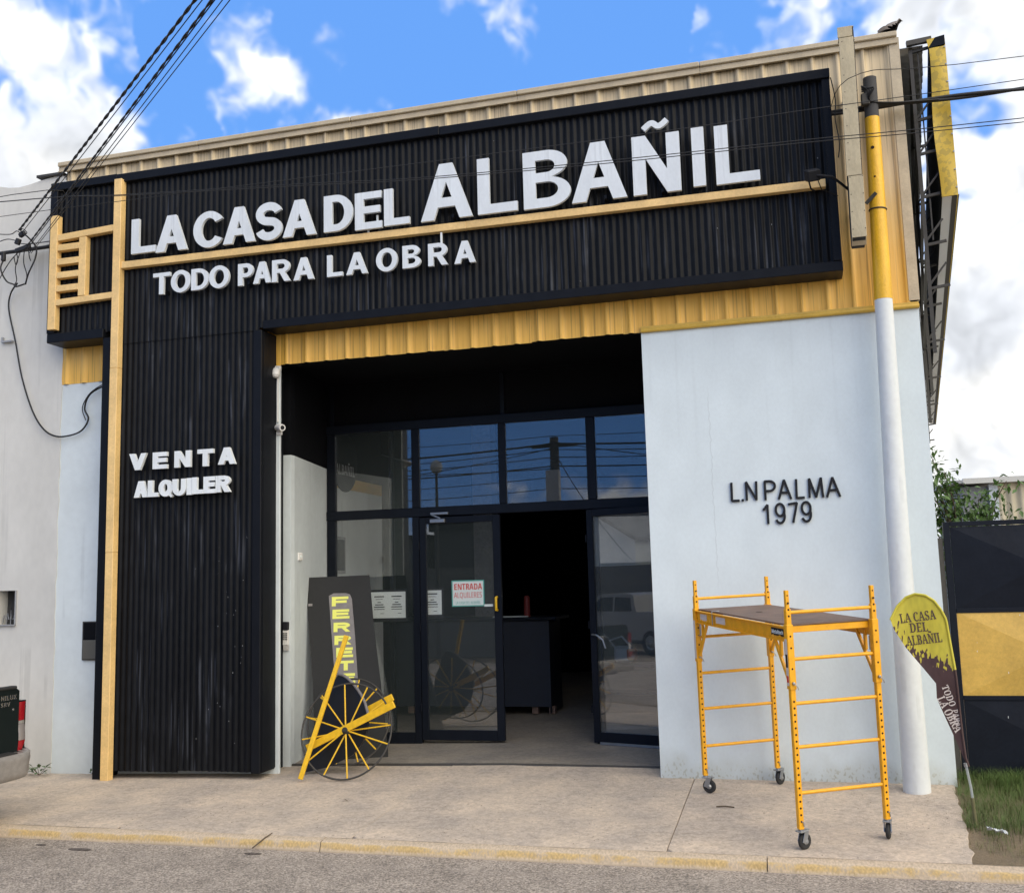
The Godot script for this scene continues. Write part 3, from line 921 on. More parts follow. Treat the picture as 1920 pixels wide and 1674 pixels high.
	m.grid(20, 20, func(s: float, v: float) -> Vector3:
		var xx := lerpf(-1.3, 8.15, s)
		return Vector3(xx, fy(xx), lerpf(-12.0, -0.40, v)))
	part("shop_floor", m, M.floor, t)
	m = MB.new()
	m.grid(20, 1, func(s: float, v: float) -> Vector3:
		var xx := lerpf(1.40, 5.70, s)
		return Vector3(xx, fy(xx) + 0.008 - v * 0.03, -0.395 + v * 0.006), Vector2.ONE, Vector3.BACK)
	m.grid(20, 1, func(s: float, v: float) -> Vector3:
		var xx := lerpf(1.40, 5.70, s)
		return Vector3(xx, fy(xx) + 0.008, -0.43 + v * 0.035))
	part("threshold_rail", m, M.iron, t)
	# glazed screen: frame members, panes; one leaf closed, one folded back
	var sc := Node3D.new()
	sc.name = "entrance_screen"; t.add_child(sc)
	var Z0 := -1.96
	var Z1 := -1.90
	for q in [[1.135, 1.26], [2.345, 2.452], [3.533, 3.630], [4.680, 4.795], [5.60, 5.72]]:
		part("mullion", BB(q[0], q[1], 4.0 if false else 2.98, 4.015, Z0, Z1, 0.006), M.steel, sc)
	part("mullion", BB(1.135, 1.26, -0.04, 2.86, Z0, Z1, 0.006), M.steel, sc)
	part("mullion", BB(2.345, 2.440, -0.02, 2.86, Z0, Z1, 0.006), M.steel, sc)
	part("mullion", BB(4.690, 4.795, 0.03, 2.86, Z0, Z1, 0.006), M.steel, sc)
	part("mullion", BB(5.60, 5.72, 0.03, 2.86, Z0, Z1, 0.006), M.steel, sc)
	part("top_rail", BB(1.10, 5.72, 4.015, 4.13, Z0 - 0.01, Z1 + 0.012, 0.006), M.steel, sc)
	part("transom", BB(1.10, 5.72, 2.86, 2.98, Z0 - 0.008, Z1 + 0.010, 0.006), M.steel, sc)
	part("bottom_rail", BB(1.26, 2.345, -0.03, 0.13, Z0, Z1, 0.006), M.steel, sc)
	part("bottom_rail", BB(4.795, 5.60, 0.035, 0.13, Z0, Z1, 0.006), M.steel, sc)
	for q in [[1.26, 2.345, 2.98, 4.015], [2.452, 3.533, 2.98, 4.015], [3.63, 4.68, 2.98, 4.015], [4.795, 5.60, 2.98, 4.015], [1.26, 2.345, 0.13, 2.86], [4.795, 5.60, 0.13, 2.86]]:
		m = MB.new()
		var e := 0.002
		for z in [-1.941, -1.936, -1.924, -1.919]: m.quad(Vector3(q[0] - e, q[2] - e, z), Vector3(q[1] + e, q[2] - e, z), Vector3(q[1] + e, q[3] + e, z), Vector3(q[0] - e, q[3] + e, z))
		part("pane", m, M.glass, sc)
	# leaves
	for d in 2:
		var dr := Node3D.new()
		dr.name = "door" if d == 0 else "door_001"
		t.add_child(dr)
		var w := 1.085
		var h := 2.80
		part("stile", BB(0, 0.085, 0.0, h, -0.025, 0.025, 0.005), M.steel, dr)
		part("stile", BB(w - 0.10, w, 0.0, h, -0.025, 0.025, 0.005), M.steel, dr)
		part("rail", BB(0.085, w - 0.10, 0.0, 0.125, -0.024, 0.024, 0.005), M.steel, dr)
		part("rail", BB(0.085, w - 0.10, h - 0.085, h, -0.024, 0.024, 0.005), M.steel, dr)
		m = MB.new()
		for z in [-0.011, -0.006, 0.006, 0.011]: m.quad(Vector3(0.083, 0.123, z), Vector3(w - 0.098, 0.123, z), Vector3(w - 0.098, h - 0.083, z), Vector3(0.083, h - 0.083, z))
		part("pane", m, M.glass, dr)
		for y in [0.35, 1.35, 2.4]: part("hinge", MB.new().tube([Vector3(-0.008, y, 0.03), Vector3(-0.008, y + 0.09, 0.03)], 0.011, 8), M.steel, dr)
		if d == 0:
			dr.position = Vector3(2.452, 0.045, -1.905)
			m = MB.new()
			m.tube([Vector3(w - 0.06, 1.60, 0.03), Vector3(w - 0.06, 1.60, 0.075), Vector3(w - 0.06, 1.76, 0.075), Vector3(w - 0.06, 1.76, 0.03)], 0.017, 8)
			part("handle", m, M.cart, dr)
			part("lock_plate", BB(w - 0.235, w - 0.12, 1.645, 1.675, 0.001, 0.010, 0.002), M.paper, dr)
			m = BB(0.16, 0.36, h - 0.075, h - 0.025, 0.026, 0.075, 0.006)
			m.box(Vector3(0.28, h + 0.045, 0.03), Vector3(0.24, 0.03, 0.04), Basis(), 0.004)
			m.bar(Vector3(0.30, h - 0.02, 0.06), Vector3(0.17, h + 0.035, 0.04), 0.018, 0.006)
			part("door_closer", m, M.galv, dr)
		else:
			dr.position = Vector3(4.665, 0.05, -1.875)
			dr.rotation.y = -atan2(0.255, 0.81)
			part("kick_strip", BB(0.09, w - 0.02, -0.018, 0.012, 0.02, 0.045, 0.003), M.galv, dr)
			part("lever_handle", MB.new().tube([Vector3(0.05, 1.28, 0.025), Vector3(0.05, 1.28, 0.07), Vector3(0.12, 1.275, 0.085), Vector3(0.20, 1.22, 0.085), Vector3(0.235, 1.12, 0.085)], 0.011, 8), M.galv, dr)

func build_sign() -> void:
	var t := thing("shop_sign", "long black corrugated shop sign with raised white letters and pale yellow bars", "sign")
	var m: MB
	var zf := 0.31
	# corrugated sheets, cut where the frame divides them
	var regs := [[-1.42, -0.52, 5.10, 6.96]]
	var x := -0.46
	for i in 9:
		var x1 := minf(x + 0.912, 7.69)
		regs.append([x, x1, 4.955 if x > 1.3 else 4.93, 6.96])
		x = x1
	for r in regs:
		var q := corr(r[0], r[1], 0.076, 0.0095, zf + 0.0015 * (int(r[0] * 10) % 2))
		part("corrugated_sheet", MB.new().ribs(r[0], r[1], r[2], r[3], q[0], q[1], Vector4(1, 0, 1, 0), 0.004), M.black_sheet, t)
	for i in 2:
		var q := corr(-0.62 + i * 0.99, 0.37 + i * 0.945, 0.076, 0.0095, zf - 0.012 - 0.001 * i)
		part("corrugated_sheet", MB.new().ribs(-5, 5, 0.012 - 0.02 * (1 - i), 4.975, q[0], q[1], Vector4(1, 0, 1, 0), 0.004), M.black_sheet, t)
	var sr := RandomNumberGenerator.new()
	sr.seed = 8
	m = MB.new()
	for i in 34:
		var onc := i < 26
		var p := Vector3(1.02 + sr.randfn() * 0.16, sr.randf_range(0.2, 2.6), 0.308) if onc else Vector3(sr.randf_range(4.0, 7.6), sr.randf_range(5.1, 6.9), 0.322)
		if p.x > 1.28 and onc: continue
		m.box(p, Vector3(sr.randf_range(0.002, 0.006), sr.randf_range(0.003, 0.012), 0.003))
	part("paint_specks", m, M.galv_dull, t).set_meta("kind", "stuff")
	# frame
	part("frame_rail", BB(-1.50, -0.55, 6.945, 7.045, 0.02, 0.372, 0.006), M.black_frame, t)
	part("frame_rail", BB(-0.548, 3.60, 6.93, 7.035, 0.02, 0.376, 0.006), M.black_frame, t)
	part("frame_rail", BB(3.602, 7.76, 6.925, 7.025, 0.02, 0.372, 0.006), M.black_frame, t)
	part("frame_rail", BB(-1.50, -0.70, 5.02, 5.135, 0.02, 0.360, 0.006), M.black_frame, t)
	part("frame_rail", BB(1.42, 7.76, 4.93, 5.03, 0.02, 0.345, 0.006), M.black_frame, t)
	part("frame_stile", BB(-1.505, -1.40, 5.137, 6.943, 0.02, 0.365, 0.006), M.black_frame, t)
	part("frame_stile", BB(7.675, 7.755, 5.032, 6.923, 0.02, 0.352, 0.006), M.black_frame, t)
	part("frame_stile", BB(-0.705, -0.60, -0.10, 5.017, 0.02, 0.352, 0.006), M.black_frame, t)
	part("frame_stile", BB(1.30, 1.405, 0.005, 4.925, 0.004, 0.345, 0.006), M.black_frame, t)
	part("side_panel", BB(1.406, 1.412, 0.02, 4.92, 0.006, 0.30), M.black_frame, t)
	var q2 := corr(-1.40, 7.66, 0.076, 0.009, 0.0)
	m = MB.new()
	m.xf = Transform3D(Basis(Vector3(1, 0, 0), Vector3(0, 0, 1), Vector3(0, -1, 0)), Vector3(0, 5.05, 0.0))
	m.ribs(-1.40, -0.71, 0.03, 0.34, q2[0], q2[1])
	part("underside_sheet", m, M.black_frame, t)
	m = MB.new()
	m.xf = Transform3D(Basis(Vector3(1, 0, 0), Vector3(0, 0, 1), Vector3(0, -1, 0)), Vector3(0, 4.955, 0.0))
	m.ribs(1.42, 7.66, 0.03, 0.33, q2[0], q2[1])
	part("underside_sheet", m, M.black_frame, t)
	# pale yellow bars
	var bars := [[-0.548, -0.445, -0.098, 2.45, 0.42], [-0.548, -0.445, 2.452, 4.62, 0.421], [-0.548, -0.445, 4.622, 6.955, 0.42], [-1.455, -1.348, 5.17, 6.605, 0.412]]
	for b in bars: part("trim_bar", BB(b[0], b[1], b[2], b[3], 0.325, b[4], 0.004), M.trim, t)
	for b in [[-1.346, 6.315, -0.55, 6.352, 0.080], [-1.346, 5.50, -0.55, 5.518, 0.076]]:
		part("trim_bar", MB.new().bar(Vector3(b[0], b[1], 0.37), Vector3(b[2], b[3], 0.37), b[4], 0.080, Vector3(0, 0, 1), 0.004), M.trim, t)
	part("trim_bar", BB(-1.035, -0.935, 5.552, 6.288, 0.325, 0.409, 0.004), M.trim, t)
	for y in [6.189, 6.011, 5.842, 5.675]: part("trim_bar", BB(-1.346, -1.037, y - 0.039, y + 0.039, 0.325, 0.408, 0.004), M.trim, t)
	for b in [[-0.443, 5.875, 3.90, 5.846], [3.902, 5.846, 7.648, 5.822]]:
		part("trim_bar", MB.new().bar(Vector3(b[0], b[1], 0.36), Vector3(b[2], b[3], 0.36), 0.082, 0.078, Vector3(0, 0, 1), 0.004), M.trim, t)
	# raised letters
	var rows := [
		[0.245, 0.185, [["L", -0.272, 0.061, 5.975, 6.401], ["A", 0.063, 0.488, 5.953, 6.389], ["C", 0.564, 0.964, 5.938, 6.378], ["A", 0.961, 1.375, 5.946, 6.377], ["S", 1.377, 1.722, 5.939, 6.377], ["A", 1.725, 2.14, 5.940, 6.366], ["D", 2.238, 2.592, 5.940, 6.362], ["E", 2.614, 2.939, 5.922, 6.350], ["L", 2.967, 3.267, 5.927, 6.350]]],
		[0.215, 0.165, [["A", 3.400, 3.994, 5.921, 6.553], ["L", 4.057, 4.500, 5.919, 6.545], ["B", 4.568, 5.083, 5.914, 6.545], ["A", 5.092, 5.680, 5.918, 6.556], ["N", 5.747, 6.239, 5.914, 6.548], ["I", 6.363, 6.489, 5.930, 6.557], ["L", 6.594, 7.026, 5.922, 6.546]]],
		[0.235, 0.18, [["T", 0.035, 0.261, 5.443, 5.702], ["O", 0.279, 0.537, 5.437, 5.707], ["D", 0.550, 0.778, 5.444, 5.698], ["O", 0.783, 1.043, 5.435, 5.705], ["P", 1.157, 1.350, 5.435, 5.692], ["A", 1.352, 1.580, 5.437, 5.689], ["R", 1.594, 1.820, 5.430, 5.686], ["A", 1.861, 2.112, 5.422, 5.680], ["L", 2.271, 2.459, 5.422, 5.671], ["A", 2.506, 2.762, 5.418, 5.667], ["O", 2.863, 3.116, 5.409, 5.676], ["B", 3.179, 3.390, 5.417, 5.671], ["R", 3.476, 3.700, 5.412, 5.662], ["A", 3.774, 4.013, 5.406, 5.653]]],
		[0.335, 0.25, [["V", -0.239, -0.011, 3.385, 3.577], ["E", 0.075, 0.265, 3.383, 3.575], ["N", 0.360, 0.569, 3.384, 3.574], ["T", 0.655, 0.857, 3.380, 3.575], ["A", 0.920, 1.140, 3.387, 3.577],
			["A", -0.166, 0.017, 3.066, 3.254], ["L", 0.019, 0.157, 3.065, 3.254], ["Q", 0.159, 0.341, 3.060, 3.254], ["U", 0.343, 0.519, 3.061, 3.252], ["I", 0.525, 0.592, 3.065, 3.256], ["L", 0.598, 0.736, 3.070, 3.259], ["E", 0.739, 0.890, 3.071, 3.260], ["R", 0.894, 1.080, 3.075, 3.261]]]]
	var rng := RandomNumberGenerator.new()
	rng.seed = 5
	for i in rows.size():
		for l in rows[i][2]:
			var dz := rng.randf_range(-0.006, 0.006)
			letter(t, l[0], l[1], l[2], l[3], l[4], 0.410 + dz, 0.446 + dz, rows[i][0], rows[i][1], M.letter2 if i == 3 else M.letter)
	m = MB.new()
	m.xf = Transform3D(Basis(), Vector3(5.848, 6.592, 0))
	for g in glyph("~", 0.30, 0.125, 0.05, 0.05): m.plate(g[0], g[1], 0.41, 0.448)
	part("tilde", m, M.letter, t)
	for b in [[2.74, 5.89, 5.925], [3.60, 5.665, 5.80], [2.85, 6.0, 6.09]]: part("letter_stay", BB(b[0], b[0] + 0.02, b[1], b[2], 0.365, 0.385), M.letter2, t)
	for l in rows[1][2] + rows[0][2] + rows[2][2] + rows[3][2]:
		part("letter_stay", BB((l[1] + l[2]) / 2 - 0.012 + 0.10 * (l[2] - l[1]), (l[1] + l[2]) / 2 + 0.012 + 0.10 * (l[2] - l[1]), l[3] + 0.02, l[3] + 0.06, 0.32, 0.409), M.black_frame, t)

func build_lettering() -> void:
	var t := thing("wall_lettering", "thin black raised letters and the number 1979 on the white wall right of the entrance", "lettering")
	var S := [["L", [[6.550, 2.927], [6.547, 2.741], [6.623, 2.741]]], ["N", [[6.695, 2.740], [6.695, 2.926], [6.790, 2.739], [6.796, 2.928]]],
		["A", [[7.009, 2.735], [7.068, 2.928], [7.128, 2.733]], [[7.035, 2.800], [7.102, 2.800]]], ["L", [[7.186, 2.929], [7.182, 2.740], [7.260, 2.742]]], ["M", [[7.306, 2.738], [7.311, 2.929], [7.369, 2.739], [7.424, 2.931], [7.435, 2.735]]],
		["A", [[7.473, 2.734], [7.533, 2.929], [7.596, 2.734]], [[7.502, 2.801], [7.571, 2.803]]], ["one", [[6.849, 2.631], [6.893, 2.685], [6.892, 2.493]]], ["seven", [[7.095, 2.681], [7.180, 2.692], [7.134, 2.497]]]]
	var pb := [[6.879, 2.734], [6.879, 2.922]]
	for p in arc(Vector2(6.925, 2.873), 0.052, 0.049, 90, -90, 14): pb.append([p.x, p.y])
	pb.append([6.882, 2.824])
	S.append(["P", pb])
	for c in [[7.013, 2.629], [7.266, 2.635]]:
		var q := []
		for p in arc(Vector2(c[0], c[1]), 0.041, 0.061, -8, 345, 30): q.append([p.x, p.y])
		var q2 := []
		for p in arc(Vector2(c[0] + 0.002, c[1] - 0.072), 0.040, 0.060, 8, -20, 6): q2.append([p.x, p.y])
		var tl := [[c[0] + 0.042, c[1]]]
		for p in arc(Vector2(c[0] - 0.002, c[1] - 0.060), 0.044, 0.072, 20, -150, 20): tl.append([p.x, p.y])
		S.append(["nine", q, tl])
	for s in S:
		var m := MB.new()
		for i in range(1, s.size()):
			var pl := Geometry2D.offset_polyline(pv(s[i]), 0.0115, Geometry2D.JOIN_ROUND, Geometry2D.END_ROUND)
			var out := []
			var holes := []
			for p in pl:
				if Geometry2D.is_polygon_clockwise(p): holes.append(p)
				else: out.append(p)
			for p in out: m.plate(p, holes, 0.004, 0.022 + 0.0007 * i)
		part("numeral" if s[0] in ["one", "seven", "nine"] else "letter", m, M.ink, t)
	part("full_stop", MB.new().plate(arc(Vector2(6.654, 2.743), 0.013, 0.013, 0, 340, 17), [], 0.004, 0.022), M.ink, t)

func build_neighbour() -> void:
	var t := thing("neighbouring_building", "plain beige rendered building with a wavy parapet left of the hardware shop", "building")
	var m := MB.new()
	var o := PackedVector2Array([Vector2(-12, -0.4), Vector2(-1.545, -0.4)])
	var nz := fnl(51, 2.5, 3)
	for i in 60:
		var y := -0.3 + 7.5 * i / 59.0
		o.append(Vector2(-1.545 + 0.016 * nz.get_noise_1d(y * 3.0) + 0.012 * nz.get_noise_1d(y * 11.0), y))
	for p in [[-1.62, 7.30], [-1.74, 7.31], [-1.95, 7.285], [-2.15, 7.25], [-2.3, 7.235], [-2.45, 7.25], [-2.62, 7.29], [-2.9, 7.31], [-3.3, 7.28], [-3.8, 7.26], [-12, 7.3]]: o.append(Vector2(p[0], p[1]))
	var op := PackedVector2Array([Vector2(-2.42, 1.635), Vector2(-2.105, 1.635), Vector2(-2.10, 2.05), Vector2(-2.42, 2.052)])
	m.plate(o, [op], -0.32, 0.010)
	part("front_wall", m, M.beige, t)
	part("side_wall", BB(-12, -1.62, -0.4, 7.0, -9.0, -0.33), M.beige, t)
	m = BB(-2.43, -2.095, 1.625, 2.06, -0.24, -0.20)
	part("meter_niche", m, M.dark_wall, t)
	m = BB(-2.425, -2.41, 1.63, 2.055, 0.01, 0.036).box(Vector3(-2.105, 1.845, 0.022), Vector3(0.012, 0.42, 0.026)).box(Vector3(-2.265, 1.632, 0.024), Vector3(0.32, 0.014, 0.034))
	part("niche_frame", m, M.galv_dull, t)
	m = MB.new()
	for i in 5: m.tube([Vector3(-2.40 + i * 0.06, 1.64, -0.1), Vector3(-2.36 + i * 0.05, 1.75 + 0.03 * (i % 3), -0.08), Vector3(-2.30 + i * 0.03, 1.70, -0.06)], 0.006, 5)
	part("loose_wires", m, M.galv_dull, t)
	part("parapet_flashing", BB(-2.0, -1.60, 7.31, 7.345, -0.3, 0.05, 0.004), M.iron, t)
	part("gutter_end", BB(-1.68, -1.585, 7.09, 7.31, -0.2, 0.0, 0.006), M.galv_dull, t)
	part("cable_bracket", BB(-2.44, -2.28, 5.18, 5.20, 0.02, 0.06).box(Vector3(-2.43, 5.22, 0.04), Vector3(0.02, 0.06, 0.03)), M.galv_dull, t)
	# meter box set into the shop's white wall
	var mb := thing("meter_box", "dark recessed meter box in the white wall behind the sign column", "meter box", Vector3(-1.03, 1.2, 0))
	part("housing", BB(-0.105, 0.33, 0.005, 0.46, 0.003, 0.030, 0.004), M.iron, mb)
	part("opening", BB(-0.085, 0.32, 0.24, 0.445, 0.028, 0.034), M.black_matt, mb)
	part("lower_panel", BB(-0.09, 0.32, 0.02, 0.24, 0.030, 0.040, 0.003), mat(lin(0.12, 0.115, 0.10), 0.3), mb)

func build_side() -> void:
	# overhanging roof sheet along the splayed side
	var t := thing("roof_overhang", "grey corrugated eaves sheet jutting past the right end of the shop roof", "roof sheet")
	var q := corr(0.02, 7.0, 0.17, 0.022, 0.0, 8)
	var m := MB.new()
	m.xf = Transform3D(Basis(Vector3(0, 0, -1), Vector3(1, 0, 0), Vector3(0, 1, 0)), Vector3(8.25, 7.30, 0))
	m.ribs(0.0, 8.0, 0.0, 1.0, q[0], q[1])
	for i in m.v.size():
		var p := m.v[i]
		var s := (p.x - 8.25)
		p.x = 8.25 - 0.1 * p.z * 0.98 + s * (0.455 + 0.004 * sin(p.z * 7.0))
		m.v[i] = p
	part("corrugated_sheet", m, mat(lin(0.46, 0.47, 0.48), 0.45, 0.2), t)
	part("edge_angle", MB.new().bar(Vector3(8.55, 7.345, -0.03), Vector3(8.79, 7.36, -0.03), 0.05, 0.05), M.iron, t)
	# billboard along the side wall
	var b := thing("side_billboard", "long side billboard seen edge-on, yellow end cloth, hazard-striped lower hem, black steel frame", "billboard")
	var bs := Basis(Vector3.UP, -0.1045) # local -z runs away from the street
	b.transform = Transform3D(bs, Vector3(8.752, 5.67, 0.0))
	part("inner_face", BB(0.0, 0.012, 0.02, 1.64, -17.0, -0.01), M.black_matt, b)
	part("printed_face", BB(0.150, 0.160, 0.0, 1.66, -17.0, -0.004), M.banner, b)
	part("top_face", BB(0.012, 0.150, 1.60, 1.61, -17.0, -0.01), M.black_frame, b)
	m = MB.new()
	m.grid(4, 24, func(s: float, v: float) -> Vector3: return Vector3(lerpf(-0.004, 0.158, s) + (0.012 * sin(v * 7.0 + 1.0) * (1.0 - s)), lerpf(1.575, 0.0, v), 0.006 + 0.014 * sin(v * 9.0) * s * (1 - s) * 4.0), Vector2.ONE, Vector3.BACK)
	part("end_cloth", m, M.banner, b)
	m = MB.new()
	m.plate(pv([[0.0, 1.58], [0.158, 1.59], [0.158, 1.69], [0.07, 1.68]]), [], 0.0, 0.01)
	part("end_cap", m, M.black_frame, b)
	m = MB.new()
	m.plate(pv([[0.0, 1.582], [0.067, 1.678], [-0.012, 1.672]]), [], 0.0, 0.009)
	part("end_cap_corner", m, mat(lin(0.66, 0.45, 0.05), 0.5), b)
	m = MB.new()
	m.quad(Vector3(0.012, 0.0, -17), Vector3(0.10, 0.0, -17), Vector3(0.10, 0.0, 0.0), Vector3(0.012, 0.0, 0.0))
	part("hem_lining", m, mat(lin(0.75, 0.75, 0.76), 0.6), b)
	m = MB.new()
	m.quad(Vector3(0.10, -0.004, -17), Vector3(0.168, 0.006, -17), Vector3(0.168, 0.006, 0.004), Vector3(0.10, -0.004, 0.004), [Vector2(0, 1), Vector2(1, 1), Vector2(1, 0), Vector2(0, 0)])
	part("hem", m, M.stripe, b)
	for i in 9:
		part("eyelet", MB.new().lathe(Vector3(0.150, 0.08 + i * 0.185, 0.012), Vector3.BACK, [[0, 0.008], [0.006, 0.008], [0.007, 0.0]], 10), M.galv, b)
	# lattice between wall and billboard
	for k in 6:
		var z := -0.06 - k * 2.6
		m = MB.new()
		m.bar(Vector3(-0.17, -1.55, z), Vector3(-0.17, 1.66, z), 0.035, 0.035)
		m.bar(Vector3(-0.10, -0.4, z - 0.02), Vector3(-0.10, 1.62, z - 0.02), 0.014, 0.014)
		for y in [-0.9, -0.45, 0.05, 0.50, 0.86, 1.60]: m.bar(Vector3(-0.17, y, z), Vector3(0.02, y + 0.02, z), 0.026, 0.026)
		for y in [-0.85, -0.40, 0.08, 0.52, 0.88]: m.bar(Vector3(-0.16, y, z), Vector3(0.0, y + 0.20, z), 0.018, 0.018)
		part("lattice_frame", m, M.iron, b)
	m = MB.new()
	for y in [-0.45, 0.05, 0.86, 1.60]: m.bar(Vector3(-0.17, y, -0.1), Vector3(-0.17, y, -13.2), 0.03, 0.03, Vector3.UP)
	part("lattice_rail", m, M.iron, b)

func fold(m: MB, x0: float, x1: float, y0: float, y1: float, z: float, d: float) -> void: # pressed panel with creases to its centre
	var c := Vector3((x0 + x1) / 2, (y0 + y1) / 2, z + d)
	var p := [Vector3(x0, y0, z), Vector3(x1, y0, z), Vector3(x1, y1, z), Vector3(x0, y1, z)]
	for i in 4:
		var a: Vector3 = p[i]
		var b: Vector3 = p[(i + 1) % 4]
		var nn := (b - a).cross(c - a).normalized()
		m.tri(a, b, c, nn, nn, nn)

func build_gate_and_yard() -> void:
	var t := thing("yard_gate", "tall folded sheet-metal gate, black with one broad yellow band, beside the white wall", "gate")
	var z := -0.30
	var x := 8.555
	part("gate_stile", BB(x, x + 0.06, -0.12, 2.455, z - 0.04, z + 0.012, 0.004), M.gate_black, t)
	for k in 3:
		var xa := x + 0.062 + k * 1.62
		var xb := xa + 1.56
		for r in [[-0.10, 0.735, 0], [0.775, 1.575, 1], [1.60, 2.405, 0]]:
			var m := MB.new()
			fold(m, xa, xb, r[1], r[0], z, 0.045) if false else fold(m, xa, xb, r[0], r[1], z, 0.05)
			part("pressed_panel", m, M.gate_yellow if r[2] else M.gate_black, t)
		for y in [-0.12, 0.755, 1.587, 2.43]: part("gate_rail", BB(xa, xb, y - 0.02, y + 0.025, z - 0.03, z + 0.012, 0.003), M.gate_black, t)
		part("gate_stile", BB(xb, xb + 0.058, -0.12, 2.455, z - 0.04, z + 0.012, 0.004), M.gate_black, t)
	var rng := RandomNumberGenerator.new()
	rng.seed = 9
	var s := MB.new()
	for i in 26:
		var p := Vector3(rng.randf_range(8.7, 10.2), rng.randf_range(0.0, 2.4), z + 0.052)
		s.box(p, Vector3(0.004, rng.randf_range(0.004, 0.03), 0.003))
	var sp := part("paint_splashes", s, M.pole_white, t)
	sp.set_meta("kind", "stuff")
	# broken render and dark gap between wall and gate
	part("hinge_post", BB(8.475, 8.545, -0.15, 2.3, -0.42, -0.30, 0.004), M.iron, t)
	# far building behind the gate
	var b := thing("far_shed", "distant corrugated cream shed with a grey roof edge beyond the yard gate", "shed", Vector3(0, 0, 0))
	var q := corr(13.2, 22.0, 0.30, 0.04, -24.0, 6)
	part("wall_sheet", MB.new().ribs(13.2, 22.0, 0.0, 4.62, q[0], q[1]), mat(lin(0.50, 0.45, 0.33), 0.6), b)
	part("end_wall", BB(12.2, 13.1, -0.3, 4.55, -30.0, -24.05), mat(lin(0.34, 0.36, 0.38), 0.7, 0.0, T.concrete, Vector3(0.3, 0.3, 0.3)), b)
	part("corner_post", BB(12.95, 13.2, -0.3, 4.6, -24.1, -23.93), mat(lin(0.50, 0.55, 0.60), 0.6), b)
	part("roof", MB.new().box(Vector3(17.0, 4.80, -27.0), Vector3(10.2, 0.10, 6.6), Basis(Vector3.RIGHT, 0.03)), M.galv_dull, b)
	part("fascia", BB(12.2, 22.0, 4.63, 4.80, -23.92, -23.70), mat(lin(0.55, 0.55, 0.52), 0.6), b)
	var an := thing("antenna_mast", "thin white mast standing up behind the distant shed", "mast", Vector3(15.05, 0, -26))
	part("mast", MB.new().tube([Vector3(0, -0.3, 0), Vector3(0, 5.6, 0)], [0.06, 0.05], 8), M.white, an)
	part("mast_head", BB(-0.09, 0.09, 5.35, 5.9, -0.05, 0.05, 0.01), M.white, an)
	for y in [6.0, 6.15]: part("rod", MB.new().tube([Vector3(-0.05, 5.88, 0), Vector3(-0.05 + (y - 6.0) * 0.7, y + 0.1, 0)], 0.012, 6), M.white, an)

